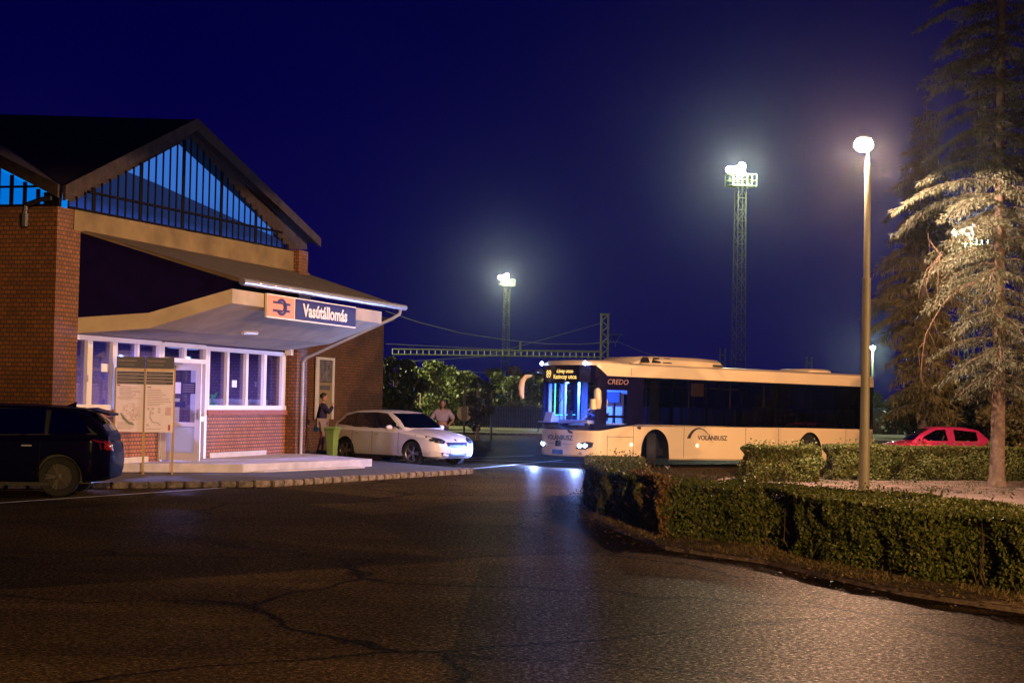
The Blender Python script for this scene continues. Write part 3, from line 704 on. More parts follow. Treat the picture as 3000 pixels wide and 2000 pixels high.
# =================================================================== STREET LAMP
def street_lamp(loc, label, e, rz=0, kind='SPOT', col=PINK, soft=.12):
    r = empty('street_lamp', loc, rz); tag(r, label, 'street lamp')
    b = MB(); b.tube([(0, 0, 0), (0, 0, 1.32)], [0.118, 0.112], 16); b.tube([(0, 0, 1.30), (0, 0, 1.34)], 0.125, 16); b.tube([(0, 0, 1.34), (0, 0, 4.55)], [0.102, 0.092], 16)
    b.tube([(0, 0, 4.53), (0, 0, 4.57)], 0.1, 16); b.tube([(0, 0, 4.57), (0, 0, 6.98)], [0.075, 0.068], 16); b.tube([(0, 0, 6.98), (0, 0, 7.05), (0, 0, 7.2)], [0.068, 0.05, 0.03], 12)
    b.build('post', 'post', r, smooth=True)
    b = MB(); b.tube([(0, 0, 7.15), (-0.02, 0, 7.36), (-0.10, 0, 7.42)], 0.03, 8); b.build('arm', 'post', r, smooth=True)
    b = MB(); b.lathe([(0.0, 0.205), (0.08, 0.20), (0.15, 0.17), (0.16, 0.14), (0.0, 0.14)], (-0.10, 0, 7.42), 'z', 20); b.build('lamp_hood', 'post', r, smooth=True)
    b = MB(); b.lathe([(0.0, -0.15), (0.11, -0.13), (0.18, -0.07), (0.205, 0.0), (0.18, 0.08), (0.14, 0.138), (0.0, 0.138)], (-0.10, 0, 7.42), 'z', 20)
    b.build('lamp_glass', EM('sodium_glow', (1.0, 0.76, 0.56), 200.0), r, smooth=True)
    if kind == 'SPOT': lamp('lamp_light', 'SPOT', (-0.10, 0, 7.12), e, col, r, (0, 0, 0), size=soft, spot_size=R(179), spot_blend=0.03)
    else: lamp('lamp_light', 'POINT', (-0.10, 0, 7.0), e, col, r, size=soft)
    return r
LAMP_E = 7500
street_lamp((7.57, 36.5, 0), 'tall street lamp glowing warm white behind the hedge', LAMP_E)
street_lamp((30.0, 14.0, 0), 'second street lamp of the island, outside the right edge of the view', 38000, 0, 'SPOT', (1.0, 0.53, 0.26), .2)
street_lamp((6.5, -17.0, 0), 'unseen third street lamp added far behind the camera to light the hedge front', 48000, 0, 'SPOT', (1.0, 0.56, 0.17), .25)  # added fill, unseen: brightens the hedge front and foreground

# =================================================================== surface decals
from mathutils.bvhtree import BVHTree
def bvh_of(objs):
    vs, fs = [], []
    for o in (objs if isinstance(objs, (list, tuple)) else [objs]):
        k = len(vs); vs += [v.co.copy() for v in o.data.vertices]; fs += [tuple(k + i for i in p.vertices) for p in o.data.polygons]
    return BVHTree.FromPolygons(vs, fs)
def decal(bvh, poly, plane, d, off=0.006, name='decal', mat='black', parent=None, dens=3, thick=0.0, b=None, mi=0):
    """poly: 2D outline; plane: function 2D -> 3D ray origin; d: ray direction."""
    d = Vector(d).normalized(); pts = []
    n0 = len(poly)
    for i in range(n0):
        p, q = poly[i], poly[(i + 1) % n0]
        for k in range(dens): t = k / dens; pts.append((p[0] + (q[0] - p[0]) * t, p[1] + (q[1] - p[1]) * t))
    c = (sum(p[0] for p in poly) / n0, sum(p[1] for p in poly) / n0)
    rings = []; last = None
    for s in (1.0, 0.68, 0.34):
        ring = []
        for p in pts:
            o = Vector(plane(c[0] + (p[0] - c[0]) * s, c[1] + (p[1] - c[1]) * s))
            h = bvh.ray_cast(o, d)
            if h[0] is None: q = last if last is not None else o
            else: q = h[0] - d * off; last = q
            ring.append(q)
        rings.append(ring)
    h = bvh.ray_cast(Vector(plane(*c)), d); cc = (h[0] - d * off) if h[0] is not None else rings[-1][0]
    n = len(pts); vs = [v for r in rings for v in r] + [cc]; fs = []
    for i in range(2):
        for k in range(n): fs.append((i * n + k, i * n + (k + 1) % n, (i + 1) * n + (k + 1) % n, (i + 1) * n + k))
    for k in range(n): fs.append((2 * n + k, 2 * n + (k + 1) % n, 3 * n))
    m = b if b is not None else MB(); m.add(vs, fs, mi)
    if b is None: return m.build(name, mat, parent, smooth=60)
    return m

# =================================================================== WHEELS
def wheel(parent, loc, r, wd, rimr, steer=0.0, side=1, spokes=5, rimmat='rim', name='wheel'):
    """wheel about local y; side=+1: outer face towards +y"""
    b = MB(); prof = [(rimr, -wd * .42), (r * .93, -wd * .5), (r, -wd * .36), (r, wd * .36), (r * .93, wd * .5), (rimr, wd * .42)]
    b.lathe(prof, (0, 0, 0), 'y', 32); t = b.build(name, 'rubber', parent, smooth=35)
    t.location = loc; t.rotation_euler = (0, 0, steer)
    b = MB(); s = side
    b.lathe([(rimr, wd * .42 * s), (rimr * .96, wd * .36 * s), (rimr * .93, -wd * .3 * s)], (0, 0, 0), 'y', 32)
    b.lathe([(rimr * .93, wd * .0 * s), (0.02, wd * .02 * s)], (0, 0, 0), 'y', 24, 1)
    b.lathe([(rimr * .24, wd * .10 * s), (rimr * .24, wd * .33 * s), (rimr * .12, wd * .36 * s), (0.001, wd * .36 * s)], (0, 0, 0), 'y', 16)
    for k in range(spokes):
        for dd in (-0.13, 0.13):
            a = 2 * math.pi * k / spokes + dd
            mt = Matrix.Rotation(a, 4, 'Y')
            b.prism([mt @ Vector((rimr * .15, wd * .22 * s, -.018)), mt @ Vector((rimr * .15, wd * .22 * s, .018)), mt @ Vector((rimr * .95, wd * .26 * s, .014)), mt @ Vector((rimr * .95, wd * .26 * s, -.014))],
                    [mt @ Vector((rimr * .15, wd * .33 * s, -.018)), mt @ Vector((rimr * .15, wd * .33 * s, .018)), mt @ Vector((rimr * .95, wd * .37 * s, .014)), mt @ Vector((rimr * .95, wd * .37 * s, -.014))])
    b.build('rim', [rimmat, 'black'], t, smooth=30)
    return t

# =================================================================== BUS
BR = R(-145)
bus = empty('city_bus', (1.33, 47.18, 0.0), BR, 0, R(-0.5))
tag(bus, 'pale yellow city bus with lit cab and route 89 display turning by the station', 'bus')
half = [(0, 0), (-.012, .25), (-.045, .5), (-.10, .75), (-.165, .95), (-.225, 1.08), (-.315, 1.19), (-.44, 1.25), (-.60, 1.275)]
sidex = [-.66, -1.36, -1.75, -1.95, -3.0, -4.3, -5.6, -6.9, -8.2, -9.5, -10.75, -10.98]
rear = [(-11.12, 1.23), (-11.18, 1.08), (-11.2, .5), (-11.2, 0)]
hl = half + [(x, 1.275) for x in sidex] + rear
outline = hl + [(x, -y) for x, y in hl[-2:0:-1]]
NO = len(outline)
def belt(x): return 1.02 if x > -.45 else (1.02 + (1.22 - 1.02) * min(1, (-.45 - x) / 1.3))
def tops(x): return 2.80 if x > -.315 else (2.80 - .28 * min(1, (-.315 - x) / .35))
def ring_at(fn, inset=0.0):
    cx = -5.6; out = []
    for x, y in outline:
        sx = 1 - inset / 5.6; sy = 1 - inset / 1.275
        out.append(((x - cx) * sx + cx, y * sy, fn(x)))
    return out
b = MB()
lo = [ring_at(lambda x: 0.30 if x > -1.2 else 0.25, .03), ring_at(lambda x: 0.34 if x > -1.2 else 0.29), ring_at(lambda x: 0.7), ring_at(belt)]
b.loft(lo); body = b.build('body', 'buspaint', bus, smooth=35)
XF, XR_ = -2.41, -8.39
c = MB()
for xx in (XF, XR_):
    ar = [(xx + .50 * math.cos(R(a)) * (1 if True else 1), 0.50 + .60 * math.sin(R(a))) for a in range(0, 181, 10)] + [(xx - .54, .0), (xx + .54, .0)]
    c.prism([(x, -1.5, z) for x, z in ar], [(x, 1.5, z) for x, z in ar])
cut(body, c.build('cutter', 'black', bus))
body.data.polygons.foreach_set('use_smooth', [True] * len(body.data.polygons)); body.data.set_sharp_from_angle(angle=R(30))
def line_arches(o, centres, rad, ymax, z0=.3):
    o.data.materials.append(MAT['black'])
    for p in o.data.polygons:
        c_ = p.center
        if abs(c_.y) < ymax and abs(p.normal.y) < .5 and c_.z > z0 * .5 and any(math.hypot(c_.x - x, (c_.z - z) * .95) < rad for x, z in centres) and abs(p.normal.z) + abs(p.normal.x) > .8 and c_.z < 1.15:
            if any(abs(math.hypot(c_.x - x, c_.z - z) - rad) < rad * .35 for x, z in centres): p.material_index = 1
line_arches(body, [(XF, .5), (XR_, .5)], .62, 1.25)
b = MB()
for xx in (XF, XR_): b.box(xx - .66, xx + .66, -.88, .88, .28, 1.16)
b.box(-10.9, -.7, -1.0, 1.0, .36, .55); b.build('chassis', 'black', bus)
b = MB(); b.loft([ring_at(tops), ring_at(lambda x: max(2.74, tops(x) + .02)), ring_at(lambda x: 2.84 if x < -.7 else 2.87, .03), ring_at(lambda x: 2.88 if x < -.7 else 2.93, .12), ring_at(lambda x: 2.91 if x < -.7 else 2.95, .35)])
b.build('roof', 'buspaint', bus, smooth=35)
# glazed band
black = MB(); clear = MB(); sidewin = {}
for i in range(NO):
    (xa, ya), (xb, yb) = outline[i], outline[(i + 1) % NO]
    xm, ym = (xa + xb) / 2, (ya + yb) / 2
    def quad(bld, fa, fb, ga, gb): bld.add([(xa, ya, fa), (xb, yb, fb), (xb, yb, gb), (xa, ya, ga)], [(0, 1, 2, 3)])
    ba, bb_, ta, tb = belt(xa), belt(xb), tops(xa), tops(xb)
    if xm > -.30:
        quad(black, ba, bb_, 1.16, 1.16); quad(clear, 1.16, 1.16, 2.34, 2.34); quad(black, 2.34, 2.34, ta, tb)
    elif xm > -.66 or xm < -10.98: quad(black, ba, bb_, ta, tb)
    elif xm > -1.36:
        quad(black, ba, bb_, 1.13 + .06 * (xa < -1), 1.13 + .06 * (xb < -1))
        quad(sidewin.setdefault(('d', ym > 0), MB()), 1.13 + .06 * (xa < -1), 1.13 + .06 * (xb < -1), 1.38, 1.38); quad(black, 1.38, 1.38, 1.45, 1.45)
        quad(sidewin.setdefault(('d', ym > 0), MB()), 1.45, 1.45, 2.14, 2.14); quad(black, 2.14, 2.14, ta, tb)
    elif xm > -1.95: quad(black, ba, bb_, ta, tb)
    elif ym == 0 or abs(ym) < 1.2: quad(black, ba, bb_, ta, tb)
    else:
        quad(sidewin.setdefault((i, 0), MB()), ba, bb_, ta, tb)
black.build('window_surround', 'busdark', bus, fix=False)
clear.build('windscreen', 'screen', bus, smooth=40, fix=False)
for k, v in sidewin.items(): v.build('side_window', 'screen' if k[0] == 'd' else 'busglass', bus, fix=False)
b = MB()
for x in (-3.0, -4.3, -5.6, -6.9, -8.2, -9.5): b.box(x - .035, x + .035, 1.235, 1.262, 1.22, 2.52); b.box(x - .035, x + .035, -1.262, -1.235, 1.22, 2.52)
b.build('window_pillar', 'black', bus)
# seams, marker lamps, roof units
b = MB()
for x in (-1.62, -3.45, -5.8, -7.1, -9.9): b.box(x - .006, x + .006, 1.272, 1.278, .32, 1.2)
b.box(-1.62, -.7, 1.272, 1.278, .86, .872); b.box(-.72, -.708, 1.272, 1.278, .36, .9)
b.box(-1.5, -1.49, 1.276, 1.279, 2.56, 2.76)
b.build('panel_seam', 'letter', bus)
mk = EM('orange_marker', (1.0, 0.36, 0.16), 14.0)
for x in (-1.55, -3.95, -6.35, -8.95 - .55):
    b = MB(); b.lathe([(0.001, 1.305), (.032, 1.30), (.042, 1.276)], (x, 0, .66), 'y', 12); b.build('marker_lamp', mk, bus)
def pod(x0, x1, w_, h, name, z0=2.89):
    b = MB(); rings = []
    for t, hh, ww in ((0, .02, .75), (.05, .6, .88), (.12, .92, .95), (.3, 1, 1), (.7, 1, 1), (.93, .9, .95), (.98, .5, .88), (1, .02, .8)):
        x = x0 + (x1 - x0) * t; ring = [(x, -w_ * ww, z0 - .06), (x, -w_ * ww, z0 + h * hh * .6), (x, -w_ * ww * .85, z0 + h * hh), (x, w_ * ww * .85, z0 + h * hh), (x, w_ * ww, z0 + h * hh * .6), (x, w_ * ww, z0 - .06)]
        rings.append(ring)
    b.loft(rings); return b.build(name, 'buspaint', bus, smooth=35)
pd = pod(-1.9, -5.3, .98, .25, 'air_conditioner'); pod(-8.85, -9.85, .75, .13, 'roof_hatch')
b = MB()
for x in (-2.05, -2.45, -2.85): b.prism([(x, .985, 2.95), (x - .33, .985, 2.95), (x - .33, .90, 3.09), (x - .12, .90, 3.09)], [(x, .995, 2.955), (x - .33, .995, 2.955), (x - .33, .91, 3.10), (x - .12, .91, 3.10)])
b.build('grille', 'black', pd)
b = MB(); b.box(-5.15, -4.75, .96, .985, 2.92, 2.98); b.build('vent_label', 'letter', pd)
# front details
bvb = bvh_of(body)
PF = lambda y, z: (3, y, z)
for s in (-1, 1):
    h = decal(bvb, [(s * .70, .52), (s * .78, .66), (s * 1.04, .72), (s * 1.19, .70), (s * 1.17, .58), (s * 1.0, .50)], PF, (-1, 0, 0), .012, 'headlight', 'black', bus)
    b = MB(); decal(bvb, [(s * .84 + .07 * math.cos(a / 10 * 6.283), .60 + .055 * math.sin(a / 10 * 6.283)) for a in range(10)], PF, (-1, 0, 0), .03, b=b)
    decal(bvb, [(s * 1.0 + .06 * math.cos(a / 10 * 6.283), .61 + .05 * math.sin(a / 10 * 6.283)) for a in range(10)], PF, (-1, 0, 0), .03, b=b)
    b.build('lens', EM('headlight_glow', (0.55, 0.68, 1.0), 25.0), h)
    lamp('headlight_beam', 'SPOT', (.10, s * .95, .62), 2000, (0.20, 0.34, 1.0), bus, aim((1, .02 * s + .15, -.08)), size=.06, spot_size=R(128), spot_blend=.85)
    decal(bvb, [(s * .85 - .04, .36), (s * .85 + .04, .36), (s * .85 + .04, .42), (s * .85 - .04, .42)], PF, (-1, 0, 0), .01, 'fog_lamp', 'rim', bus)
    b = MB(); b.lathe([(0.001, .05), (.035, .045), (.06, 0)], (-.10, s * 1.0, 2.85), 'x', 12); b.build('top_marker_lamp', EM('blue_marker', (0.35, 0.5, 1.0), 40.0), bus)
bad = decal(bvb, [(-.13, .56), (.13, .56), (.13, .72), (-.13, .72)], PF, (-1, 0, 0), .014, 'badge', 'busdark', bus)
b = MB(); b.prism([(.02, -.06, .60), (.02, -.03, .60), (.02, .01, .68), (.02, -.01, .68)], [(.024, -.06, .60), (.024, -.03, .60), (.024, .01, .68), (.024, -.01, .68)])
b.prism([(.02, .01, .60), (.02, .04, .60), (.02, .07, .68), (.02, .04, .68)], [(.024, .01, .60), (.024, .04, .60), (.024, .07, .68), (.024, .04, .68)]); b.build('badge_mark', 'steel', bad)
b = MB(); b.box(.01, .03, -.24, .24, .345, .475); pt = b.build('number_plate', M('blue_lit_plate', (0.05, 0.16, 0.45), 0.4), bus)
text('plate_text', 'C21', .11, 'rim', pt, (.033, 0, .41), (R(90), 0, R(90)), .001)
b = MB(); b.box(-.035, .012, -.62, -.14, .632, .642); b.box(-.035, .012, .14, .62, .632, .642); b.build('bumper_seam', 'letter', bus)
def wraptext(name, body_, size, mat, z, fx, bold=0.004, sx=1.0, off=.02, yc=0.0, em=None):
    o = text(name, body_, size, mat, bus, (0, 0, 0), (0, 0, 0), .002, sx=1.0, bold=bold)
    for v in o.data.vertices:
        y = v.co.x * sx + yc; v.co = Vector((fx(y) + off + v.co.z, y, z + v.co.y))
    return o
ys = [p[1] for p in half]; xs_ = [p[0] for p in half]
fx = lambda y: float(np.interp(abs(y), ys, xs_))
wraptext('lettering', 'VOLÁNBUSZ', .185, 'letter', .80, fx, .004, 1.08, .035, .04)
dm = EM('amber_display', (1.0, 0.62, 0.16), 1.5)
wraptext('route_number', '89', .30, dm, 2.545, fx, .0, 1.05, .02, -.60)
wraptext('route_text', '▸Lévay utca▸'.replace('▸', '›'), .145, dm, 2.63, fx, .002, 1.0, .02, .20)
wraptext('route_text', 'Kazinczy utca', .165, dm, 2.475, fx, .002, 1.08, .02, .18)
# side lettering and arc logo
text('lettering', 'VOLÁNBUSZ', .185, 'letter', bus, (-4.52, 1.279, .875), (R(90), 0, R(180)), .002, bold=.004, sx=1.05)
b = MB()
arc_o = [(-3.56, .86), (-3.63, .97), (-3.74, 1.08), (-3.88, 1.15), (-4.03, 1.165), (-4.17, 1.13), (-4.29, 1.05), (-4.36, .97)]
arc_i = [(-3.69, .86), (-3.73, .955), (-3.82, 1.05), (-3.92, 1.11), (-4.03, 1.13), (-4.16, 1.105), (-4.28, 1.035), (-4.36, .965)]
for i in range(len(arc_o) - 1):
    q = [arc_o[i], arc_o[i + 1], arc_i[i + 1], arc_i[i]]; b.prism([(x, 1.276, z) for x, z in q], [(x, 1.281, z) for x, z in q])
b.build('arc_logo', 'letter', bus)
text('lettering', 'CREDO', .20, 'gold', bus, (-1.02, 1.279, 2.36), (R(90), 0, R(180)), .002, sx=1.1, shear=.2)
b = MB(); b.tube([(-1.75, 1.27, 1.13), (-1.86, 1.27, 1.125)], [.03, .045], 10); b.build('side_vent', 'letter', bus)
# mirrors and wipers
b = MB(); b.tube([(.02, -1.30, 2.50), (.14, -1.42, 2.48), (.20, -1.50, 2.36), (.22, -1.53, 2.16), (.20, -1.53, 1.98), (.17, -1.50, 1.85)], [.03, .07, .085, .09, .075, .04], 12); b.build('mirror', 'buspaint', bus, smooth=True)
b = MB(); b.tube([(-.25, -1.20, 2.57), (.0, -1.30, 2.60), (.18, -1.46, 2.54), (.28, -1.58, 2.34), (.29, -1.60, 2.15)], [.05, .05, .05, .04, .02], 8); b.build('mirror_arm', 'busdark', bus, smooth=True)
b = MB(); b.tube([(-.4, 1.27, 2.46), (-.22, 1.36, 2.40), (-.2, 1.42, 2.10)], .025, 8); b.build('mirror_arm', 'busdark', bus, smooth=True)
b = MB(); b.tube([(-.22, 1.40, 2.16), (-.22, 1.42, 2.10), (-.24, 1.42, 1.80), (-.25, 1.42, 1.62)], [.06, .10, .11, .07], 12); b.tube([(-.13, 1.36, 1.88), (-.13, 1.36, 1.6)], [.09, .10], 10); b.build('mirror', 'buspaint', bus, smooth=True)
b = MB(); b.tube([(.02, -.95, .93), (.06, -.85, 1.04), (.06, -.55, 1.08)], .02, 6); b.tube([(.0, .62, .95), (.07, .50, 1.03), (.08, .1, 1.12), (.06, -.2, 1.16)], .02, 6); b.tube([(.0, .62, .95), (.04, .5, .99)], .035, 6)
b.tube([(.05, .03, 2.30), (.06, .25, 1.95), (.06, .08, 1.75)], .012, 5); b.build('wiper', 'black', bus)
# wheels (front pair steered hard)
for s in (-1, 1):
    wheel(bus, (XF, s * 1.08, .50 - XF * 0), .49, .28, .30, steer=R(52), side=s, spokes=8, name='wheel')
    wheel(bus, (XR_, s * 1.06, .50 + .07), .49, .28, .30, side=s, spokes=8, name='wheel')
# cab and passenger interior
b = MB(); b.box(-1.5, -.12, -1.15, 1.15, 1.21, 1.23); b.box(-.55, -.15, -.2, 1.08, 1.23, 1.30); b.tube([(-.5, .62, 1.40), (-.35, .62, 1.3)], .03, 6)
b.prism([(-.2, -1.0, 1.23), (-.2, -.66, 1.23), (-.5, -.66, 1.23), (-.5, -1.0, 1.23)], [(-.28, -1.0, 1.50), (-.28, -.66, 1.50), (-.5, -.66, 1.36), (-.5, -1.0, 1.36)]); b.build('dashboard', 'cab', bus)
b = MB(); b.lathe([(.21, -.012), (.225, 0), (.21, .012), (.19, 0), (.21, -.012)], (0, 0, 0), 'z', 24); o = b.build('steering_wheel', 'cab', bus, smooth=True); o.location = (-.58, .62, 1.42); o.rotation_euler = (0, R(-28), 0)
b = MB(); b.box(-1.75, -1.70, -.15, .22, 1.2, 2.0); b.box(-1.75, -1.70, .35, .65, 1.2, 2.05); b.box(-1.75, -1.68, -1.2, -1.0, 1.0, 2.4); b.box(-1.0, -.9, -1.22, -1.15, 1.0, 2.3); b.box(-.6, -.5, -1.22, -1.17, 1.2, 2.3)
b.box(-1.78, -1.72, -.3, 1.2, 2.05, 2.34); b.tube([(-.5, -.42, 1.2), (-.5, -.42, 2.35)], .045, 8); b.tube([(-.9, -.30, 1.2), (-.9, -.30, 2.35)], .035, 8); b.build('cab_panel', 'cab', bus)
b = MB(); b.box(-1.60, -1.55, -.3, .72, 1.80, 2.10); b.tube([(-.42, -.05, 1.23), (-.42, -.05, 1.55)], .07, 8); b.build('sun_blind', 'cabdark', bus)
b = MB(); b.tube([(-.38, -.72, 1.25), (-.38, -.72, 2.3)], .018, 6); b.tube([(-.3, -.6, 1.42), (-.9, -.45, 1.44)], .012, 6); b.build('green_door_edge_lamp', EM('green_edge_light', (0.12, 1.0, 0.62), 2.0), bus)
b = MB(); b.lathe([(.03, -.01), (.03, .01)], (-.35, -.1, 2.32), 'z', 10, cap=True); b.build('cab_lamp', EM('cab_lamp_glow', (0.25, 0.4, 1.0), 30.0), bus)
lamp('cab_light', 'AREA', (-.7, -.1, 2.36), 330, (0.04, 0.13, 1.0), bus, (0, 0, 0), size=.9)
b = MB(); b.box(-11.0, -1.8, -1.1, 1.1, 1.19, 1.215)
for x in np.arange(-10.4, -3.5, .82):
    for y in (-.95, -.52, .52, .95): b.box(x - .05, x + .05, y - .19, y + .19, 1.2, 1.72 + (.08 if x < -7 else 0))
b.build('seat', 'seat', bus, bevel=.03)
b = MB()
for x, y in ((-2.6, .6), (-4.4, .35), (-6.0, .35), (-7.4, .3)): b.tube([(x, y, 1.2), (x, y, 2.5)], .017, 6)
b.tube([(-2.2, .5, 2.3), (-6.2, .5, 2.3)], .017, 6); b.build('grab_rail', 'yellow', bus)
b = MB(); b.box(-4.35, -3.95, .95, 1.05, 2.05, 2.42); b.build('yellow_panel', 'yellow', bus)
b = MB()
for x in (-2.3,): b.box(x - .28, x + .02, 1.12, 1.16, 1.25, 2.5)
b.build('door_panel', 'mast', bus)
lamp('saloon_light', 'AREA', (-3.2, 0, 2.6), 16, (0.25, 0.3, 0.9), bus, (0, 0, 0), size=1.0)

# =================================================================== CARS
def car(name, label, paint, loc, rz, Lc, H, scale=1.0, wr=.325, group=None, kind='hatch'):
    r = empty(name, loc, rz); r.scale = (scale,) * 3; tag(r, label, 'car', group)
    k = Lc / 4.36; W_ = .895; hz = H / 1.46
    X = lambda x: (x - 2.18) * k       # profile x measured from the rear bumper
    wagon = kind == 'wagon'
    st_x = [0, .04, .14, .35, .8, 1.6, 2.4, 3.0, 3.35, 3.75, 4.02, 4.18, 4.29, 4.36]
    hw = [.60, .72, .80, .86, .89, .895, .895, .89, .885, .875, .84, .78, .66, .50]
    zb = [.40, .30, .26, .24, .20, .19, .19, .19, .20, .22, .20, .20, .22, .26]
    zs = [.70, .84, .92, .95, .95, .94, .93, .92, .88, .82, .76, .70, .64, .54]
    zc = [.72, .88, .97, .97, .97, .97, .97, .985, .965, .90, .83, .76, .68, .57]
    b = MB(); rings = []
    for x, w2, z0, z1, z2 in zip(st_x, hw, zb, zs, zc):
        z0, z1, z2 = z0 * hz, z1 * hz, z2 * hz
        hp = [(0, z0), (w2 * .75, z0), (w2 * .93, z0 + .05), (w2 * .985, z0 + .14), (w2, z0 + (z1 - z0) * .45), (w2 * .985, z0 + (z1 - z0) * .72), (w2 * .975, z1 - .06), (w2 * .90, z1 + .005), (w2 * .55, z1 + (z2 - z1) * .8), (0, z2)]
        ring = [(X(x), y, z) for y, z in hp] + [(X(x), -y, z) for y, z in hp[-2:0:-1]]
        rings.append(ring)
    b.loft(rings); body = b.build('body', paint, r, smooth=35)
    xf, xr = X(3.48), X(.82); c = MB()
    for xx in (xf, xr):
        c.lathe([(wr + .055, -1.2), (wr + .055, 1.2)], (xx, 0, wr + .01), 'y', 28, cap=True)
    cut(body, c.build('cutter', 'black', r)); body.data.polygons.foreach_set('use_smooth', [True] * len(body.data.polygons)); body.data.set_sharp_from_angle(angle=R(32))
    line_arches(body, [(xf, wr), (xr, wr)], wr + .055, .9, .1)
    b = MB()
    for xx in (xf, xr): b.box(xx - .5, xx + .5, -.60, .60, .22, .80)
    b.build('wheel_housing', 'black', r)
    # greenhouse
    gx_ = [.08, .22, .48, .85, 1.4, 2.0, 2.35, 2.75, 3.16] if wagon else [.08, .26, .56, 1.0, 1.5, 2.0, 2.35, 2.75, 3.16]
    gz = [1.0, 1.20, 1.40, 1.44, 1.46, 1.46, 1.43, 1.24, .93] if wagon else [.98, 1.14, 1.37, 1.44, 1.46, 1.455, 1.42, 1.23, .93]
    gwb = [.70, .76, .80, .82, .83, .83, .83, .82, .74]
    gwr = [.66, .62, .60, .60, .61, .61, .60, .64, .72]
    b = MB(); rings = []
    for x, z, wb_, wr_ in zip(gx_, gz, gwb, gwr):
        z = z * hz; f = (z - .9 * hz) / (.56 * hz); wt = wb_ + (wr_ - wb_) * min(1, max(0.0, f))
        hp = [(wb_, .86 * hz), (wb_ + (wt - wb_) * .5, .86 * hz + (z - .06 - .86 * hz) * .5), (wt, z - .055), (wt * .94, z - .02), (wt * .6, z + .0), (0, z + .012)]
        rings.append([(X(x), y, zz) for y, zz in hp] + [(X(x), -y, zz) for y, zz in hp[-2::-1]])
    b.loft(rings); gh = b.build('cabin', paint, r, smooth=35)
    bv = bvh_of(gh); bvB = bvh_of(body)
    for s in (-1, 1):
        PS = lambda x, z, s=s: (X(x), s * 3, z * hz)
        if wagon: ws = [[(.35, 1.02), (.55, 1.34), (1.0, 1.38), (1.02, 1.0)], [(1.08, 1.0), (1.08, 1.385), (1.85, 1.39), (1.9, .98)], [(1.96, .98), (1.92, 1.39), (2.25, 1.36), (2.92, 1.0), (2.9, .97)]]
        elif kind == 'small': ws = [[(.62, 1.04), (.66, 1.30), (1.52, 1.37), (1.48, 1.0), (.68, 1.0)], [(1.75, 1.0), (1.82, 1.37), (2.18, 1.345), (2.86, 1.03), (2.84, .99)]]
        else: ws = [[(.30, 1.04), (.62, 1.24), (.95, 1.34), (1.02, 1.345), (1.06, 1.0)], [(1.09, 1.0), (1.05, 1.35), (1.80, 1.375), (1.88, .98)], [(1.94, .98), (1.87, 1.375), (2.20, 1.35), (2.90, .99), (2.88, .965)]]
        for p in ws: decal(bv, p, PS, (0, -s, 0), .007, 'side_window', 'carglass', r)
        if kind != 'small':
            decal(bv, [(.24, 1.0), (.6, 1.275), (1.0, 1.375), (1.8, 1.40), (2.25, 1.375), (2.98, .965), (2.9, .945)], PS, (0, -s, 0), .003, 'window_trim', 'black', r)
        mb = MB(); mb.lathe([(0.0, -.11), (.05, -.10), (.085, -.03), (.085, .04), (.05, .09), (0, .10)], (0, 0, 0), 'y', 12)
        mo = mb.build('mirror', paint, r, smooth=True); mo.location = (X(2.72), s * .99, 1.0 * hz); mo.scale = (.75, 1, .8); mo.rotation_euler = (0, 0, 0)
        for hx in (1.25, 2.05):
            mb = MB(); mb.box(X(hx), X(hx + .16), s * .885 - .01, s * .885 + .025, .80 * hz, .825 * hz); mb.build('handle', 'chrome', r, bevel=.004)
        for sx_ in (1.12, 1.93, 2.98):
            mb = MB(); mb.tube([(X(sx_), s * .893, .30), (X(sx_), s * .901, .55), (X(sx_), s * .886, .90 * hz)], .006, 4); mb.build('door_seam', 'black', r)
        mb = MB(); mb.box(X(.95), X(3.35) - wr - .08 - X(0) * 0, s * .86, s * .905, .19, .25); mb.build('sill_trim', 'black', r)
        # tail lamp
        decal(bvB, [(s * .55, .74), (s * .80, .76), (s * .80, .92), (s * .55, .90)], lambda y, z: (-4, y, z * hz), (1, 0, 0), .01, 'tail_lamp', M('tail_lamp_red', (0.25, 0.01, 0.015), 0.15), r)
        sd = 1 if s > 0 else -1
        wheel(r, (xf, s * .78, wr), wr, .20, wr * .68, side=s, steer=R(10) if kind == 'hatch' else 0, rimmat='letter' if wagon else 'rim')
        wheel(r, (xr, s * .78, wr), wr, .20, wr * .68, side=s, rimmat='letter' if wagon else 'rim')
    decal(bv, [(-.58, 1.38), (.58, 1.38), (.70, 1.02), (.55, .995), (-.55, .995), (-.70, 1.02)], lambda y, z: (4, y, z * hz), (-1, 0, 0), .022, 'windscreen', 'carglass', r, dens=6)
    decal(bv, [(-.50, 1.32), (.50, 1.32), (.60, 1.06), (-.60, 1.06)], lambda y, z: (-4, y, z * hz), (1, 0, 0), .008, 'rear_window', 'carglass', r, dens=6)
    if wagon:
        b = MB(); b.prism([(X(.30), -.55, 1.36 * hz), (X(.30), .55, 1.36 * hz), (X(.10), .5, 1.30 * hz), (X(.10), -.5, 1.30 * hz)], [(X(.45), -.55, 1.425 * hz), (X(.45), .55, 1.425 * hz), (X(.10), .5, 1.335 * hz), (X(.10), -.5, 1.335 * hz)]); b.build('spoiler', paint, r)
        b = MB(); b.prism([(X(.9), -.012, 1.44 * hz), (X(.72), -.012, 1.42 * hz), (X(.70), -.012, 1.52 * hz)], [(X(.9), .012, 1.44 * hz), (X(.72), .012, 1.42 * hz), (X(.70), .012, 1.52 * hz)]); b.build('aerial_fin', paint, r)
    return r, body, X, hz, bvB
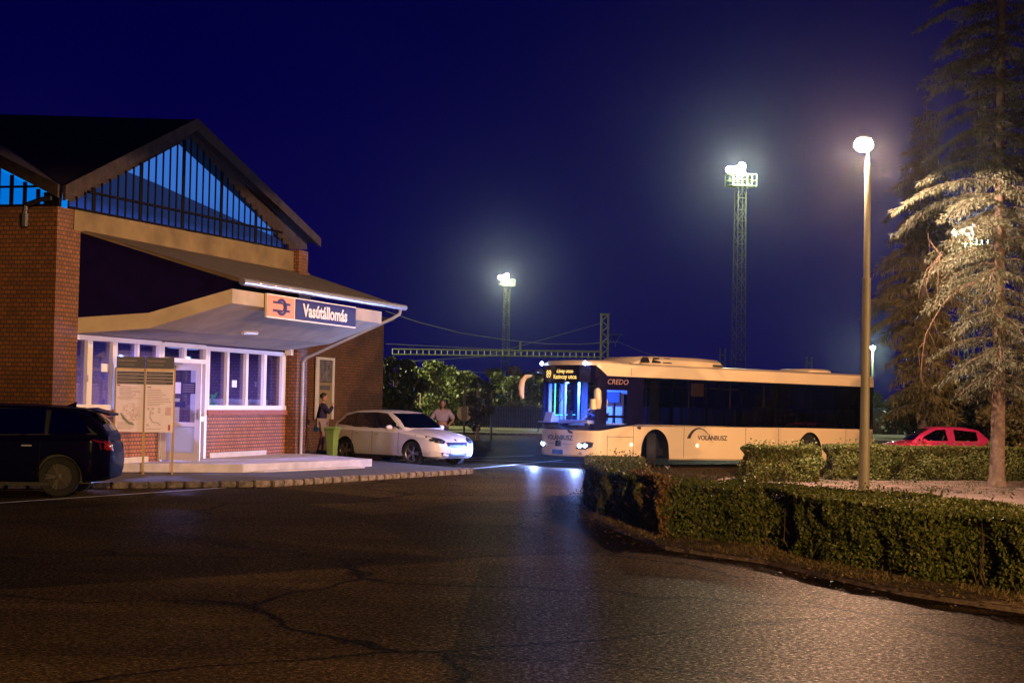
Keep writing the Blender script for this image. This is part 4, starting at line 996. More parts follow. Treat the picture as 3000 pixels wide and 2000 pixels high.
# white hatchback: heading towards camera-right
hd = math.atan2(-.678, .735)
wr_, wb, Xc, hz, bvw = car('parked_car', 'white hatchback car with chrome grille parked beside the station', 'whitecar', (0, 0, 0), hd, 4.36, 1.46)
Hd = Vector((math.cos(hd), math.sin(hd), 0)); Lf = Vector((-math.sin(hd), math.cos(hd), 0))
nf = Vector((-2.59, 45.9, 0))   # nearest front wheel contact
wr_.location = nf - Hd * Xc(3.48) + Lf * .80
PFc = lambda y, z: (4, y, z)
for s in (-1, 1):
    h = decal(bvw, [(s * .40, .66), (s * .46, .73), (s * .82, .83), (s * .86, .78), (s * .78, .64), (s * .50, .60)], PFc, (-1, 0, 0), .008, 'headlight', 'black', wr_, dens=5)
    b = MB()
    for yy in (.52, .62): decal(bvw, [(s * yy + .025 * math.cos(a), .665 + .022 * math.sin(a)) for a in (0, 1, 2, 3, 4, 5)], PFc, (-1, 0, 0), .012, b=b)
    b.build('lens', 'chrome', h)
gr = decal(bvw, [(-.40, .645), (.40, .645), (.36, .50), (.20, .475), (-.20, .475), (-.36, .50)], PFc, (-1, 0, 0), .005, 'grille', 'rim', wr_, dens=5)
decal(bvw, [(-.375, .630), (.375, .630), (.335, .515), (.19, .492), (-.19, .492), (-.335, .515)], PFc, (-1, 0, 0), .022, 'grille_mesh', 'black', gr, dens=5)
b = MB()
for i in range(15):
    y = -.34 + i * .68 / 14; decal(bvw, [(y - .005, .515), (y + .005, .515), (y + .005, .620), (y - .005, .620)], PFc, (-1, 0, 0), .032, b=b, dens=2)
b.build('grille_bar', 'rim', gr)
decal(bvw, [(-.80, .40), (-.52, .33), (.52, .33), (.80, .40), (.82, .27), (.5, .25), (-.5, .25), (-.82, .27)], PFc, (-1, 0, 0), .009, 'lower_grille', 'black', wr_, dens=5)
b = MB(); b.box(2.165, 2.19, -.26, .26, .335, .445); b.build('number_plate', 'white', wr_)
b = MB(); decal(bvw, [(.035 * math.cos(a), .70 + .03 * math.sin(a)) for a in (0, 1, 2, 3, 4, 5)], PFc, (-1, 0, 0), .012, b=b); b.build('badge', 'black', wr_)
# dark blue car, left foreground
hb = R(184)
db, dbb, Xd, hzd, bvd = car('parked_car', 'dark blue estate car parked at the left edge, seen from its side', 'bluecar', (0, 0, 0), hb, 4.65, 1.56, 1.0, .345, kind='wagon')
Hb = Vector((math.cos(hb), math.sin(hb), 0)); Lb = Vector((-math.sin(hb), math.cos(hb), 0))
db.location = Vector((-7.68, 29.2, 0)) - Hb * Xd(.82) - Lb * .78
# red car behind the hedge
hp_ = R(181)
pc, pcb, Xp, hzp, bvp = car('parked_car', 'bright red small hatchback car behind the hedge on the right', 'redcar', (0, 0, 0), hp_, 3.84, 1.46, .88, .30, kind='small')
pc.location = (12.35, 50.2, 0)

# =================================================================== PEOPLE
def skin_mesh(nodes, edges, root, sub=1):
    me = bpy.data.meshes.new('sk'); names = list(nodes); idx = {n: i for i, n in enumerate(names)}
    me.from_pydata([nodes[n][0] for n in names], [(idx[a], idx[b]) for a, b in edges], []); me.update()
    o = bpy.data.objects.new('sk', me); COL.objects.link(o)
    md = o.modifiers.new('s', 'SKIN'); md.use_smooth_shade = True
    for i, n in enumerate(names):
        rr = nodes[n][1]; rr = rr if isinstance(rr, tuple) else (rr, rr)
        me.skin_vertices[0].data[i].radius = rr; me.skin_vertices[0].data[i].use_root = (n == root)
    m2 = o.modifiers.new('u', 'SUBSURF'); m2.levels = sub; m2.render_levels = sub
    out = evaluate(o); bpy.data.objects.remove(o); bpy.data.meshes.remove(me); return out
def to_mb(me, b, mi=0):
    return b.add([v.co.copy() for v in me.vertices], [tuple(p.vertices) for p in me.polygons], mi)
def person(label, loc, rz, skin, J, tops, topmat, topr, legs, legmat, legr, hairm='hair', extra=None, scale=1.0):
    """local: facing +y, x to the person's right... joints J override defaults"""
    D = dict(pelvis=(0, 0, .95), spine=(0, .0, 1.12), chest=(0, .0, 1.32), neck=(0, .0, 1.47), hb=(0, .02, 1.55),
             ls=(-.19, 0, 1.42), le=(-.25, .0, 1.14), lw=(-.25, .06, .88), lh=(-.25, .09, .80), rs=(.19, 0, 1.42), re=(.25, 0, 1.14), rw=(.25, .06, .88), rh=(.25, .09, .80),
             lhip=(-.10, 0, .92), lk=(-.10, .03, .50), la=(-.10, 0, .08), lt=(-.11, .15, .035), rhip=(.10, 0, .92), rk=(.10, .03, .50), ra=(.10, 0, .08), rt=(.11, .15, .035), head=(0, .03, 1.66))
    D.update(J)
    Rr = dict(pelvis=(.15, .11), spine=(.14, .10), chest=(.165, .11), neck=(.055, .055), hb=(.055, .06), ls=.06, le=.042, lw=.028, lh=(.038, .018), rs=.06, re=.042, rw=.028, rh=(.038, .018),
              lhip=.085, lk=.055, la=.038, lt=.032, rhip=.085, rk=.055, ra=.038, rt=.032)
    ed = [('pelvis', 'spine'), ('spine', 'chest'), ('chest', 'neck'), ('neck', 'hb'), ('chest', 'ls'), ('ls', 'le'), ('le', 'lw'), ('lw', 'lh'), ('chest', 'rs'), ('rs', 're'), ('re', 'rw'), ('rw', 'rh'),
          ('pelvis', 'lhip'), ('lhip', 'lk'), ('lk', 'la'), ('la', 'lt'), ('pelvis', 'rhip'), ('rhip', 'rk'), ('rk', 'ra'), ('ra', 'rt')]
    r = empty('person', loc, rz); r.scale = (scale,) * 3; tag(r, label, 'person')
    b = MB(); to_mb(skin_mesh({k: (D[k], Rr[k]) for k in Rr}, ed, 'pelvis'), b)
    hc = Vector(D['head'])
    prof = [(0.0, .118), (.045, .108), (.072, .08), (.080, .03), (.078, -.02), (.066, -.07), (.045, -.105), (0.0, -.118)]
    rings = []
    for q, z in prof:
        rings.append([hc + Vector((q * math.cos(a) * .95, q * math.sin(a) * 1.15 + (.012 if z < 0 else 0), z)) for a in [2 * math.pi * k / 14 for k in range(14)]])
    b.loft(rings)
    b.tube([hc + Vector((0, .085, .01)), hc + Vector((0, .112, -.02)), hc + Vector((0, .09, -.03))], [.010, .016, .008], 6)
    for s in (-1, 1): b.tube([hc + Vector((s * .076, 0, .02)), hc + Vector((s * .084, -.01, -.02))], [.018, .012], 6)
    b.tube([hc + Vector((-.022, .088, -.052)), hc + Vector((.022, .088, -.052))], .007, 5)
    for h, wv, s in (('lh', 'lw', 1), ('rh', 'rw', -1)):
        p = Vector(D[h]); d = (p - Vector(D[wv])).normalized(); sx = Vector((0, 1, 0)) if abs(d.z) > .5 else Vector((0, 0, 1)); sx = (sx - d * sx.dot(d)).normalized(); nn = d.cross(sx) * s
        for k, L_ in enumerate((.055, .066, .07, .062)):
            q = p + d * .02 + sx * (.027 - .018 * k); b.tube([q, q + d * L_ * .5, q + d * L_ * .85 + nn * .02, q + d * L_ + nn * .035], [.009, .0085, .008, .006], 6)
        q = p - d * .02 + sx * .035; b.tube([q, q + sx * .02 + d * .025, q + sx * .02 + d * .05 + nn * .012], [.011, .010, .008], 6)
    body = b.build('body', skin, r, smooth=True)
    b = MB(); hpz = [(.0, .128), (.05, .122), (.080, .095), (.090, .05), (.088, .0), (.070, -.03)]
    rings = []
    for q, z in hpz: rings.append([hc + Vector((q * math.cos(a) * .97, q * math.sin(a) * 1.12 - (.022 if z < .08 else .004), z)) for a in [2 * math.pi * k / 14 for k in range(14)]])
    b.loft(rings); b.build('hair', hairm, r, smooth=True)
    b = MB()
    for s in (-1, 1):
        b.lathe([(0, .004), (.009, .002), (.010, 0)], hc + Vector((s * .030, .090, .018)), 'y', 8)
    b.build('eye', 'black', r)
    def garment(name, keys, rad, mat, root):
        nd = {k: (D[k], rad[k]) for k in keys}; e2 = [(a, c_) for a, c_ in ed if a in nd and c_ in nd]
        if 'hem' in rad: nd['hem'] = (rad['hem'][0], rad['hem'][1]); e2.append((root, 'hem'))
        g = MB(); to_mb(skin_mesh(nd, e2, root), g); g.build(name, mat, r, smooth=True)
    garment('top', tops, topr, topmat, 'chest')
    if isinstance(legs, dict):   # shorts: end above the knee
        nd = dict(pelvis=(D['pelvis'], (.175, .135)), a=(D['lhip'], .115), b=(tuple(np.array(D['lhip']) * .25 + np.array(D['lk']) * .75), .10), c=(D['rhip'], .115), d=(tuple(np.array(D['rhip']) * .25 + np.array(D['rk']) * .75), .10))
        g = MB(); to_mb(skin_mesh(nd, [('pelvis', 'a'), ('a', 'b'), ('pelvis', 'c'), ('c', 'd')], 'pelvis'), g); g.build('shorts', legmat, r, smooth=True)
    else: garment('trousers', legs, legr, legmat, 'pelvis')
    b = MB()
    for a_, t_ in (('la', 'lt'), ('ra', 'rt')):
        p, q = Vector(D[a_]), Vector(D[t_]); b.tube([(p.x, p.y - .05, .045 + p.z - .08), (p.x, p.y, .06 + p.z - .08), (q.x, q.y, q.z + .01), (q.x, q.y + .06, q.z)], [.045, .055, .048, .025], 10)
    b.build('shoe', 'shoe', r, smooth=True)
    return r, D
TOPK = ['pelvis', 'spine', 'chest', 'ls', 'le', 'lw', 'rs', 're', 'rw']
jr = dict(pelvis=(.20, .165), spine=(.19, .15), chest=(.20, .145), ls=.085, le=.07, lw=.055, rs=.085, re=.07, rw=.055)
LEGK = ['pelvis', 'lhip', 'lk', 'la', 'rhip', 'rk', 'ra']
lr = dict(pelvis=(.165, .125), lhip=.10, lk=.075, la=.065, rhip=.10, rk=.075, ra=.065)
# smoker in navy jacket: faces right in the picture, hand to mouth
pr, PD = person('person in navy jacket and pale shorts standing behind the green bin, hand at mouth', (-5.55, 50.4, .12), R(-75), 'skin',
       dict(re=(.27, .16, 1.20), rw=(.10, .28, 1.40), rh=(.06, .26, 1.46), le=(-.27, -.06, 1.16), lw=(-.26, -.10, .95), lh=(-.26, -.12, .86), lk=(-.12, .02, .5), la=(-.12, -.10, .08), lt=(-.12, .05, .035)),
       TOPK, 'jacket', jr, {}, 'shorts', None)
b = MB(); b.tube([(-.27, -.13, .80), (-.28, -.14, .72), (-.28, -.15, .64)], [.05, .075, .06], 8); o = b.build('held_bag', 'bluebag'); o.matrix_world = Matrix.Translation((-5.55, 50.4, .12)) @ Matrix.Rotation(R(-75), 4, 'Z')
tag(o, 'small bright blue bag hanging from the hand of the person in navy', 'bag')
person('person in a pale shirt and dark trousers standing behind the bonnet of the white car', (-2.0, 50.2, 0), R(175), 'skindark',
       dict(le=(-.34, .02, 1.20), lw=(-.20, .16, 1.02), lh=(-.12, .19, .99), re=(.34, .02, 1.20), rw=(.22, .16, 1.02), rh=(.14, .19, .99)),
       ['spine', 'chest', 'ls', 'le', 'rs', 're'], 'shirt', dict(spine=(.21, .17), chest=(.215, .15), ls=.095, le=.075, rs=.095, re=.075, hem=((0, .02, 1.0), (.19, .16))), LEGK, 'trousers', lr)
person('person in dark clothes half hidden by the brick pillar beside the drainpipe', (-6.10, 50.2, .12), R(-60), 'skindark', {}, TOPK, 'darkcloth', jr, LEGK, 'darkcloth', lr, scale=.95)
# seated driver in the bus
Mb = Matrix.Translation((1.239, 47.18, 0)) @ Matrix.Rotation(BR, 4, 'Z')
dl = Mb @ Vector((-1.12, .62, .55))
person('bus driver in a white shirt seated at the wheel of the bus', dl, BR - R(90), 'skin',
       dict(lk=(-.14, .42, .92), la=(-.14, .46, .55), lt=(-.14, .60, .5), rk=(.14, .42, .92), ra=(.14, .46, .55), rt=(.14, .60, .5), le=(-.27, .16, 1.18), lw=(-.17, .38, 1.08), lh=(-.15, .43, 1.07), re=(.27, .16, 1.18), rw=(.17, .38, 1.08), rh=(.15, .43, 1.07)),
       ['pelvis', 'spine', 'chest', 'ls', 'le', 'rs', 're'], 'white', jr, LEGK, 'trousers', lr, scale=.92)

# =================================================================== RAILWAY BACKGROUND
FLOOD = (0.80, 1.0, 0.72)
def flood_tower(loc, h, label, e, wdt=.9, rz=0.3, col=FLOOD, aim_at=None):
    r = empty('floodlight_tower', loc, rz); tag(r, label, 'floodlight tower', 'floodlight towers over the railway yard')
    b = MB(); k = int(h / 1.0)
    wfn = lambda z: wdt * (1.15 - .35 * z / h) / 2
    for sx in (-1, 1):
        for sy in (-1, 1): b.tube([(sx * wfn(0), sy * wfn(0), 0), (sx * wfn(h), sy * wfn(h), h)], .05, 4)
    for i in range(k):
        z0, z1 = h * i / k, h * (i + 1) / k; a, c_ = wfn(z0), wfn(z1); s = 1 if i % 2 else -1
        for q in (-1, 1):
            b.tube([(s * a, q * a, z0), (-s * c_, q * c_, z1)], .025, 3); b.tube([(q * a, s * a, z0), (q * c_, -s * c_, z1)], .025, 3)
        b.box(-c_ - .06, c_ + .06, -c_ - .04, -c_ + .02, z1 - .03, z1 + .03)
    b.build('mast', 'mast', r)
    b = MB(); P_ = 1.15
    b.box(-P_, P_, -P_ * .7, P_ * .7, h, h + .1)
    for x in np.linspace(-P_, P_, 6):
        for y in (-P_ * .7, P_ * .7): b.tube([(x, y, h), (x, y, h + 1.1)], .03, 4)
    for y in (-P_ * .7, P_ * .7):
        for z in (.55, 1.1): b.tube([(-P_, y, h + z), (P_, y, h + z)], .03, 4)
    for x in (-P_, P_):
        for z in (.55, 1.1): b.tube([(x, -P_ * .7, h + z), (x, P_ * .7, h + z)], .03, 4)
    b.build('platform_cage', 'steel', r)
    em = EM('floodlight_glow', (0.92, 1.0, 0.86), 700.0 if aim_at is None else 25.0)
    for x, z in ((-1.55, 1.3), (-.95, 1.35), (-.35, 1.7), (-.35, 1.15)):
        b = MB(); b.box(x - .26, x + .26, -.95, -.70, h + z - .2, h + z + .25); f = b.build('floodlight', 'steel', r)
        b = MB(); b.lathe([(0, -.34), (.16, -.28), (.28, -.12), (.30, 0), (0, 0)], (x, -.95, h + z), 'y', 14); b.build('lamp_glass', em, f, smooth=True)
    if aim_at is None: lamp('floodlight_light', 'POINT', (-.8, -1.6, h + 1.3), e, col, r, size=.5)
    else: lamp('floodlight_light', 'SPOT', (-.8, -1.6, h + .3), e, col, r, (Matrix.Rotation(-rz, 3, 'Z') @ (Vector(aim_at) - Vector(loc) - Vector((0, 0, h)))).to_track_quat('-Z', 'Y').to_euler(), size=.5, spot_size=R(85), spot_blend=.5)
    return r
flood_tower((19.9, 150, -2.4), 23.4, 'tall lattice floodlight tower, the nearer one, rising behind the bus roof', 7000)
flood_tower((-1.05, 290, -2.4), 23.6, 'lattice floodlight tower far away, left of the bus', 9000, 1.0)
flood_tower((32.5, 122, -2.4), 15.4, 'floodlight tower glimpsed through the spruce branches on the right', 4000, .8)
flood_tower((-31, 114, -1), 17, 'unseen floodlight tower added behind the station roof to light the yard trees', 110000, .9, .3, (1.0, 0.95, 0.45), (-4, 108, 2))  # added out of sight to throw light on the yard trees
r = empty('yard_lamp', (42.3, 200, -2.4)); tag(r, 'small white yard lamp seen just right of the street lamp post', 'lamp')
b = MB(); b.tube([(0, 0, 0), (0, 0, 11)], .11, 6); b.build('post', 'steel', r)
b = MB(); b.lathe([(0, -.28), (.3, -.1), (.32, .1), (0, .25)], (0, 0, 11.2), 'z', 12); b.build('lamp_glass', EM('yard_glow', (0.95, 1.0, 0.85), 45.0), r)
lamp('yard_light', 'POINT', (0, -.8, 11), 6000, FLOOD, r, size=.4)
# catenary mast with portal beam
D0 = 120.0
def atp(px, py, Y):
    p, q = PITCH, R(1.15)
    rt = Vector((math.cos(q), -math.sin(p) * math.sin(q), math.cos(p) * math.sin(q))); up = Vector((-math.sin(q), -math.sin(p) * math.cos(q), math.cos(p) * math.cos(q)))
    d = Vector((0, math.cos(p), math.sin(p))) + rt * (px - 1500) / 5000 - up * (py - 1000) / 5000
    return Vector((0, 0, 1.8)) + d * (Y / d.y)
mp_ = atp(1771, 1000, D0)
r = empty('catenary_mast', (mp_.x, D0, -2.4)); tag(r, 'green lattice railway mast with a side arm behind the front of the bus', 'railway mast')
b = MB(); h = 10.3
for sx in (-1, 1):
    b.box(sx * .24 - .06, sx * .24 + .06, -.22, .22, 0, h)
for i in range(26):
    z = i * h / 26; s = 1 if i % 2 else -1; b.tube([(-s * .22, -.2, z), (s * .22, -.2, z + h / 26)], .035, 4)
b.box(-.32, .32, -.25, .25, h, h + .12); b.build('mast', 'steel', r)
b = MB(); b.tube([(.25, 0, 8.92), (1.25, 0, 8.97)], .05, 6); b.tube([(.45, 0, 8.85), (.75, 0, 8.35), (1.05, 0, 8.85)], .03, 5); b.tube([(.75, 0, 8.35), (.75, 0, 8.1)], .03, 5); b.build('arm', 'steel', r)
b = MB(); xa = atp(1150, 1046, D0).x - mp_.x
b.tube([(xa, 0, 7.62), (-.25, 0, 7.72)], .055, 5); b.tube([(xa, 0, 7.25), (-.25, 0, 7.35)], .055, 5)
kk = 34
for i in range(kk): x = xa + (-.25 - xa) * i / kk; b.tube([(x, 0, 7.25), (x, 0, 7.65)], .04, 4)
b.box(-6.0, -5.85, -.1, .1, 7.7, 8.35); b.build('portal_beam', 'steel', r)
wires = [[(1130, 911), (1230, 945), (1350, 975), (1480, 995), (1600, 1007), (1700, 1008), (1812, 1001)], [(1130, 1007), (1480, 1024), (1765, 1028)], [(1420, 1042), (1560, 1003), (1762, 946)],
         [(1814, 1002), (1880, 1030), (1980, 1062)], [(1190, 1074), (1340, 1088), (1480, 1094)], [(1200, 1058), (1480, 1040), (1560, 1024)]]
for i, wv in enumerate(wires):
    b = MB(); b.tube([atp(x, y, D0 - .5) for x, y in wv], .026 if i == 0 else .016, 4)
    tag(b.build('overhead_wire', 'steel'), ['thickest overhead wire sagging from the canopy corner to the mast arm', 'overhead wire running level just above the portal beam', 'overhead wire rising steeply to the top of the mast', 'thin overhead wire dropping right from the mast arm', 'thin overhead wire in front of the tree crowns', 'thin overhead wire crossing under the portal beam'][i], 'overhead wire', 'overhead railway wires')
for px, ytop in ((1768 + 350, 1020), (2371, 1045)):
    p = atp(px, ytop, 170); rr_ = empty('catenary_mast', (p.x, 170, -2.4)); tag(rr_, 'far railway mast behind the roof of the bus, ' + ('beside the nearer floodlight tower' if px < 2200 else 'near the rear roof hatch'), 'railway mast')
    b = MB()
    for sx in (-1, 1): b.box(sx * .25 - .07, sx * .25 + .07, -.1, .1, 0, p.z + 2.4)
    for i in range(14): z = (p.z + 2.4) * i / 14; b.box(-.25, .25, -.04, .04, z, z + .1)
    b.build('mast', 'steel', rr_)
# tank wagons
def wagon(px, Y, rz, L_, label):
    p = atp(px, 1200, Y); r = empty('tank_wagon', (p.x, Y, -2.4), rz); tag(r, label, 'tank wagon', 'tank wagons standing on the railway')
    b = MB(); b.lathe([(.0, -L_ / 2 - .25), (.8, -L_ / 2 - .15), (1.35, -L_ / 2 + .1), (1.4, -L_ / 2 + .3), (1.4, L_ / 2 - .3), (1.35, L_ / 2 - .1), (.8, L_ / 2 + .15), (0, L_ / 2 + .25)], (0, 0, 2.75), 'x', 28); b.build('tank', 'tank', r, smooth=40)
    b = MB()
    for x in np.linspace(-L_ / 2 + .8, L_ / 2 - .8, 5): b.lathe([(1.40, x - .06), (1.46, x - .06), (1.46, x + .06), (1.40, x + .06)], (0, 0, 2.75), 'x', 28)
    b.build('band', 'black', r)
    b = MB(); b.box(-L_ / 2 - .5, L_ / 2 + .5, -1.1, 1.1, 1.1, 1.35); b.build('underframe', 'black', r)
    b = MB()
    for x in (-L_ / 2 + .6, -L_ / 2 + 2.2, L_ / 2 - 2.2, L_ / 2 - .6): b.lathe([(.46, -.8), (.46, .8)], (x, 0, .5), 'y', 16, cap=True)
    b.build('wheelset', 'black', r)
wagon(1262, 127, R(62), 9, 'tank wagon with shining top behind the white car and the pale-shirted person')
wagon(1480, 131, R(20), 7, 'tank wagon behind the dark fence left of the bus')
wagon(2592, 150, R(60), 9, 'tank wagon just right of the bus rear')
# fence, signs, small trees by the far kerb
b = MB(); L_ = 9.0
for i in range(58): b.box(-1.9 + i * .155, -1.9 + i * .155 + .13, 0, .03, -.1, 1.42 + .03 * math.sin(i * 7))
fo = empty('board_fence', (0, 108.3, 0)); tag(fo, 'dark vertical board fence beyond the grass strip left of the bus', 'fence')
b.build('boards', 'fence', fo)
b = MB(); b.box(-1.9, 7.1, .03, .08, .3, .4); b.box(-1.9, 7.1, .03, .08, 1.1, 1.2)
for x in (-1.9, .3, 2.6, 4.9, 7.0): b.box(x - .05, x + .05, .03, .13, -.1, 1.5)
b.build('rail', 'fence', fo)
r = empty('round_road_sign', (-2.02, 74.7, 0)); tag(r, 'round road sign seen from behind on a dark post, left of the small dark tree', 'road sign')
b = MB(); b.tube([(0, 0, 0), (0, 0, 2.45)], .045, 8); b.build('post', 'letter', r)
b = MB(); b.lathe([(.33, .05), (.33, .07)], (0, 0, 1.18), 'y', 28, cap=True); b.build('sign_plate', 'orange' if False else M('sign_back', (0.30, 0.28, 0.20), 0.6), r)
b = MB(); b.box(-.09, .12, -.06, .05, .85, 1.5); b.build('clamp', 'letter', r)
r = empty('thin_post', (-.84, 75.7, 0)); tag(r, 'thin dark post standing right of the small dark tree', 'post')
b = MB(); b.tube([(0, 0, 0), (0, 0, 2.1)], .045, 8); b.box(-.03, .03, -.03, .03, 2.1, 2.2); b.build('post', 'letter', r)
for px, py, Y, lb_ in ((2632, 1191, 140, 'red railway signal light right of the bus rear'), (2766, 1195, 110, 'red railway signal light above the roof of the red car')):
    p = atp(px, py, Y); r = empty('signal_light', (p.x, Y, -2.4)); tag(r, lb_, 'signal light', 'red railway signals')
    b = MB(); b.tube([(0, 0, 0), (0, 0, p.z + 3.2)], .05, 6); b.build('post', 'steel', r)
    b = MB(); b.lathe([(0, -.16), (.10, -.15), (.11, -.08), (0, -.08)], (0, 0, p.z + 2.4), 'y', 10); b.build('lens', EM('red_signal', (1.0, 0.06, 0.18), 12.0), r)

# =================================================================== VEGETATION
rg = np.random.default_rng(11)
def quads(name, cen, d, side, L, Wd, mat, parent, extra=None):
    """leaf quads: cen Nx3, d (long axis) Nx3 unit, side Nx3 unit"""
    n = len(cen); L = np.broadcast_to(np.asarray(L, float).reshape(-1, 1), (n, 1)); Wd = np.broadcast_to(np.asarray(Wd, float).reshape(-1, 1), (n, 1))
    v = np.empty((n, 4, 3)); v[:, 0] = cen - d * L * .5; v[:, 1] = cen + side * Wd * .5; v[:, 2] = cen + d * L * .5; v[:, 3] = cen - side * Wd * .5
    me = bpy.data.meshes.new(name); me.vertices.add(n * 4); me.vertices.foreach_set('co', v.ravel())
    me.loops.add(n * 4); me.loops.foreach_set('vertex_index', np.arange(n * 4, dtype=np.int32))
    me.polygons.add(n); me.polygons.foreach_set('loop_start', np.arange(0, n * 4, 4, dtype=np.int32)); me.polygons.foreach_set('loop_total', np.full(n, 4, dtype=np.int32))
    me.update(calc_edges=True); me.materials.append(MAT[mat]); o = bpy.data.objects.new(name, me); COL.objects.link(o); o.parent = parent; return o
def unit(a): return a / np.maximum(1e-9, np.linalg.norm(a, axis=1, keepdims=True))
def rdir(n): return unit(rg.normal(size=(n, 3)))
def perp(d): return unit(np.cross(d, rdir(len(d))))
def vnoise(p, f, seed=0):
    p = np.asarray(p) * f + seed * 17.3
    return (np.sin(p[:, 0] * 1.7 + 1.3 * np.sin(p[:, 1] * 1.1)) + np.sin(p[:, 1] * 2.3 + 1.7 * np.sin(p[:, 2] * 1.9)) + np.sin(p[:, 2] * 2.9 + 1.1 * np.sin(p[:, 0] * 2.7))) / 3
def inpoly(x, y, poly):
    c = np.zeros(len(x), bool); n = len(poly)
    for i in range(n):
        (x0, y0), (x1, y1) = poly[i], poly[(i + 1) % n]
        m = ((y0 > y) != (y1 > y)) & (x < (x1 - x0) * (y - y0) / ((y1 - y0) + 1e-12) + x0); c ^= m
    return c
def hedge(name, label, cat, poly, h, nside, ntop, leaf=.045, mat='hedge', lump=.078, group=None, stems=True, core_=True):
    r = empty(name, (0, 0, 0)); tag(r, label, cat, group)
    pa = np.array(poly); cx, cy = pa.mean(0)
    area = .5 * np.sum(pa[:, 0] * np.roll(pa[:, 1], -1) - np.roll(pa[:, 0], -1) * pa[:, 1]); sgn = 1 if area > 0 else -1
    seg = np.roll(pa, -1, 0) - pa; sl = np.linalg.norm(seg, axis=1)
    k = rg.choice(len(pa), nside, p=sl / sl.sum()); t = rg.random(nside)
    P = pa[k] + seg[k] * t[:, None]; nrm = np.stack([seg[k][:, 1], -seg[k][:, 0]], 1) / sl[k][:, None] * sgn
    z = h * rg.random(nside) ** .8
    p3 = np.column_stack([P, z]); nz = vnoise(p3, 2.2) * lump * 1.6 + vnoise(p3, 5.5, 3) * lump * .7 - .10 * (1 - z / h) ** 2 - .10 * np.clip((z / h - .86) / .14, 0, 1) ** 2
    gap = vnoise(p3, 1.1, 5) + .5 * (1 - z / h) > 1.08
    off = nz - np.abs(rg.normal(0, .035, nside)); p3[:, :2] += nrm * off[:, None]
    p3 = p3[~gap]
    bx = rg.random(ntop * 3) * (pa[:, 0].max() - pa[:, 0].min()) + pa[:, 0].min(); by = rg.random(ntop * 3) * (pa[:, 1].max() - pa[:, 1].min()) + pa[:, 1].min()
    m = inpoly(bx, by, poly); bx, by = bx[m][:ntop], by[m][:ntop]
    tp = np.column_stack([bx, by, np.full(len(bx), h)]); tp[:, 2] += vnoise(tp, 1.3, 2) * .045 + vnoise(tp, 4.0, 1) * .02 - np.abs(rg.normal(0, .03, len(bx)))
    spr = (rg.random(len(bx)) < .05) & (vnoise(tp, 3.1, 8) > -.1); tp[spr, 2] += rg.random(spr.sum()) ** 2 * .16
    c = np.vstack([p3, tp]); n = len(c); d = unit(rdir(n) + np.array([0, 0, .5])); s = perp(d)
    sz = leaf * (.6 + .8 * rg.random(n)); quads('foliage', c, d, s, sz * 1.25, sz * .8, mat, r)
    ins = .32; core = []
    for i in range(len(pa)):
        a, b_ = seg[i - 1] / sl[i - 1], seg[i] / sl[i]; na = np.array([a[1], -a[0]]) * sgn; nb_ = np.array([b_[1], -b_[0]]) * sgn; q = na + nb_; q = q / max(.5, np.dot(q, na)); core.append(pa[i] - q * ins)
    b = MB()
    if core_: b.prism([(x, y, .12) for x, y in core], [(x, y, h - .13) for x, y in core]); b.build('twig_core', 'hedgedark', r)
    if stems:
        b = MB(); tot = int(sl.sum() / .22)
        for i in range(tot):
            k = rg.choice(len(pa), p=sl / sl.sum()); t = rg.random(); q = pa[k] + seg[k] * t; nn = np.array([seg[k][1], -seg[k][0]]) / sl[k] * sgn; q = q - nn * (.05 + .12 * rg.random())
            b.tube([(q[0], q[1], 0), (q[0] + rg.normal() * .04 + nn[0] * .05, q[1] + rg.normal() * .04 + nn[1] * .05, .2), (q[0] + rg.normal() * .1 + nn[0] * .06, q[1] + rg.normal() * .1 + nn[1] * .06, h * rg.uniform(.5, .98))], [.007, .005, .002], 4)
        b.build('stems', 'deadwood', r)
    return r
def gp(px, D_): return ((px - 1500) / 5000 * D_, D_)
front_poly = [gp(1722, 32.8), gp(1719, 28.9), gp(1750, 26.7), gp(1812, 25.3), gp(1900, 23.4), gp(1976, 22.3), gp(2110, 21.6), gp(2253, 20.9), gp(2419, 19.2), gp(2667, 17.7), gp(3000, 16.2), gp(3150, 15.6),
              gp(3150, 17.6), gp(3000, 18.2), gp(2700, 20.7), gp(2500, 22.0), gp(2250, 22.9), gp(1990, 24.1), gp(1900, 27), gp(1892, 32.8)]
hedge('clipped_hedge', 'long clipped green hedge in the foreground bordering the road island', 'hedge', front_poly, .76, 95000, 60000, .036)
fh = [(6.35 + 1.0 * math.cos(a) * .86 - .45 * math.sin(a) * .5, 39.95 + 1.0 * math.cos(a) * .5 + .62 * math.sin(a)) for a in [i * math.pi / 7 for i in range(14)]]
hedge('clipped_bush', 'rounded clipped bush lit by the street lamp in front of the bus rear wheel', 'bush', fh, .86, 15000, 7000, .045, 'hedge', .19)
fh2 = [(7.75, 40.7), (9.2, 41.3), (11.2, 42.0), (13.0, 42.2), (15.5, 42.5), (15.5, 43.6), (12.5, 43.4), (9.0, 42.6), (7.6, 41.7)]
hedge('clipped_hedge', 'dark clipped hedge in front of the red car, behind the street lamp', 'hedge', fh2, .87, 42000, 16000, .045, 'hedge', .10)
bs = [gp(1858, 24.9), gp(1905, 23.1), gp(1955, 22.25), gp(1975, 22.9), gp(1915, 24.2), gp(1880, 25.4)]
hedge('brown_shrub', 'brown-leaved shrub growing through the left end of the foreground hedge', 'shrub', bs, .80, 11000, 3000, .034, 'shrub', .08, core_=False)
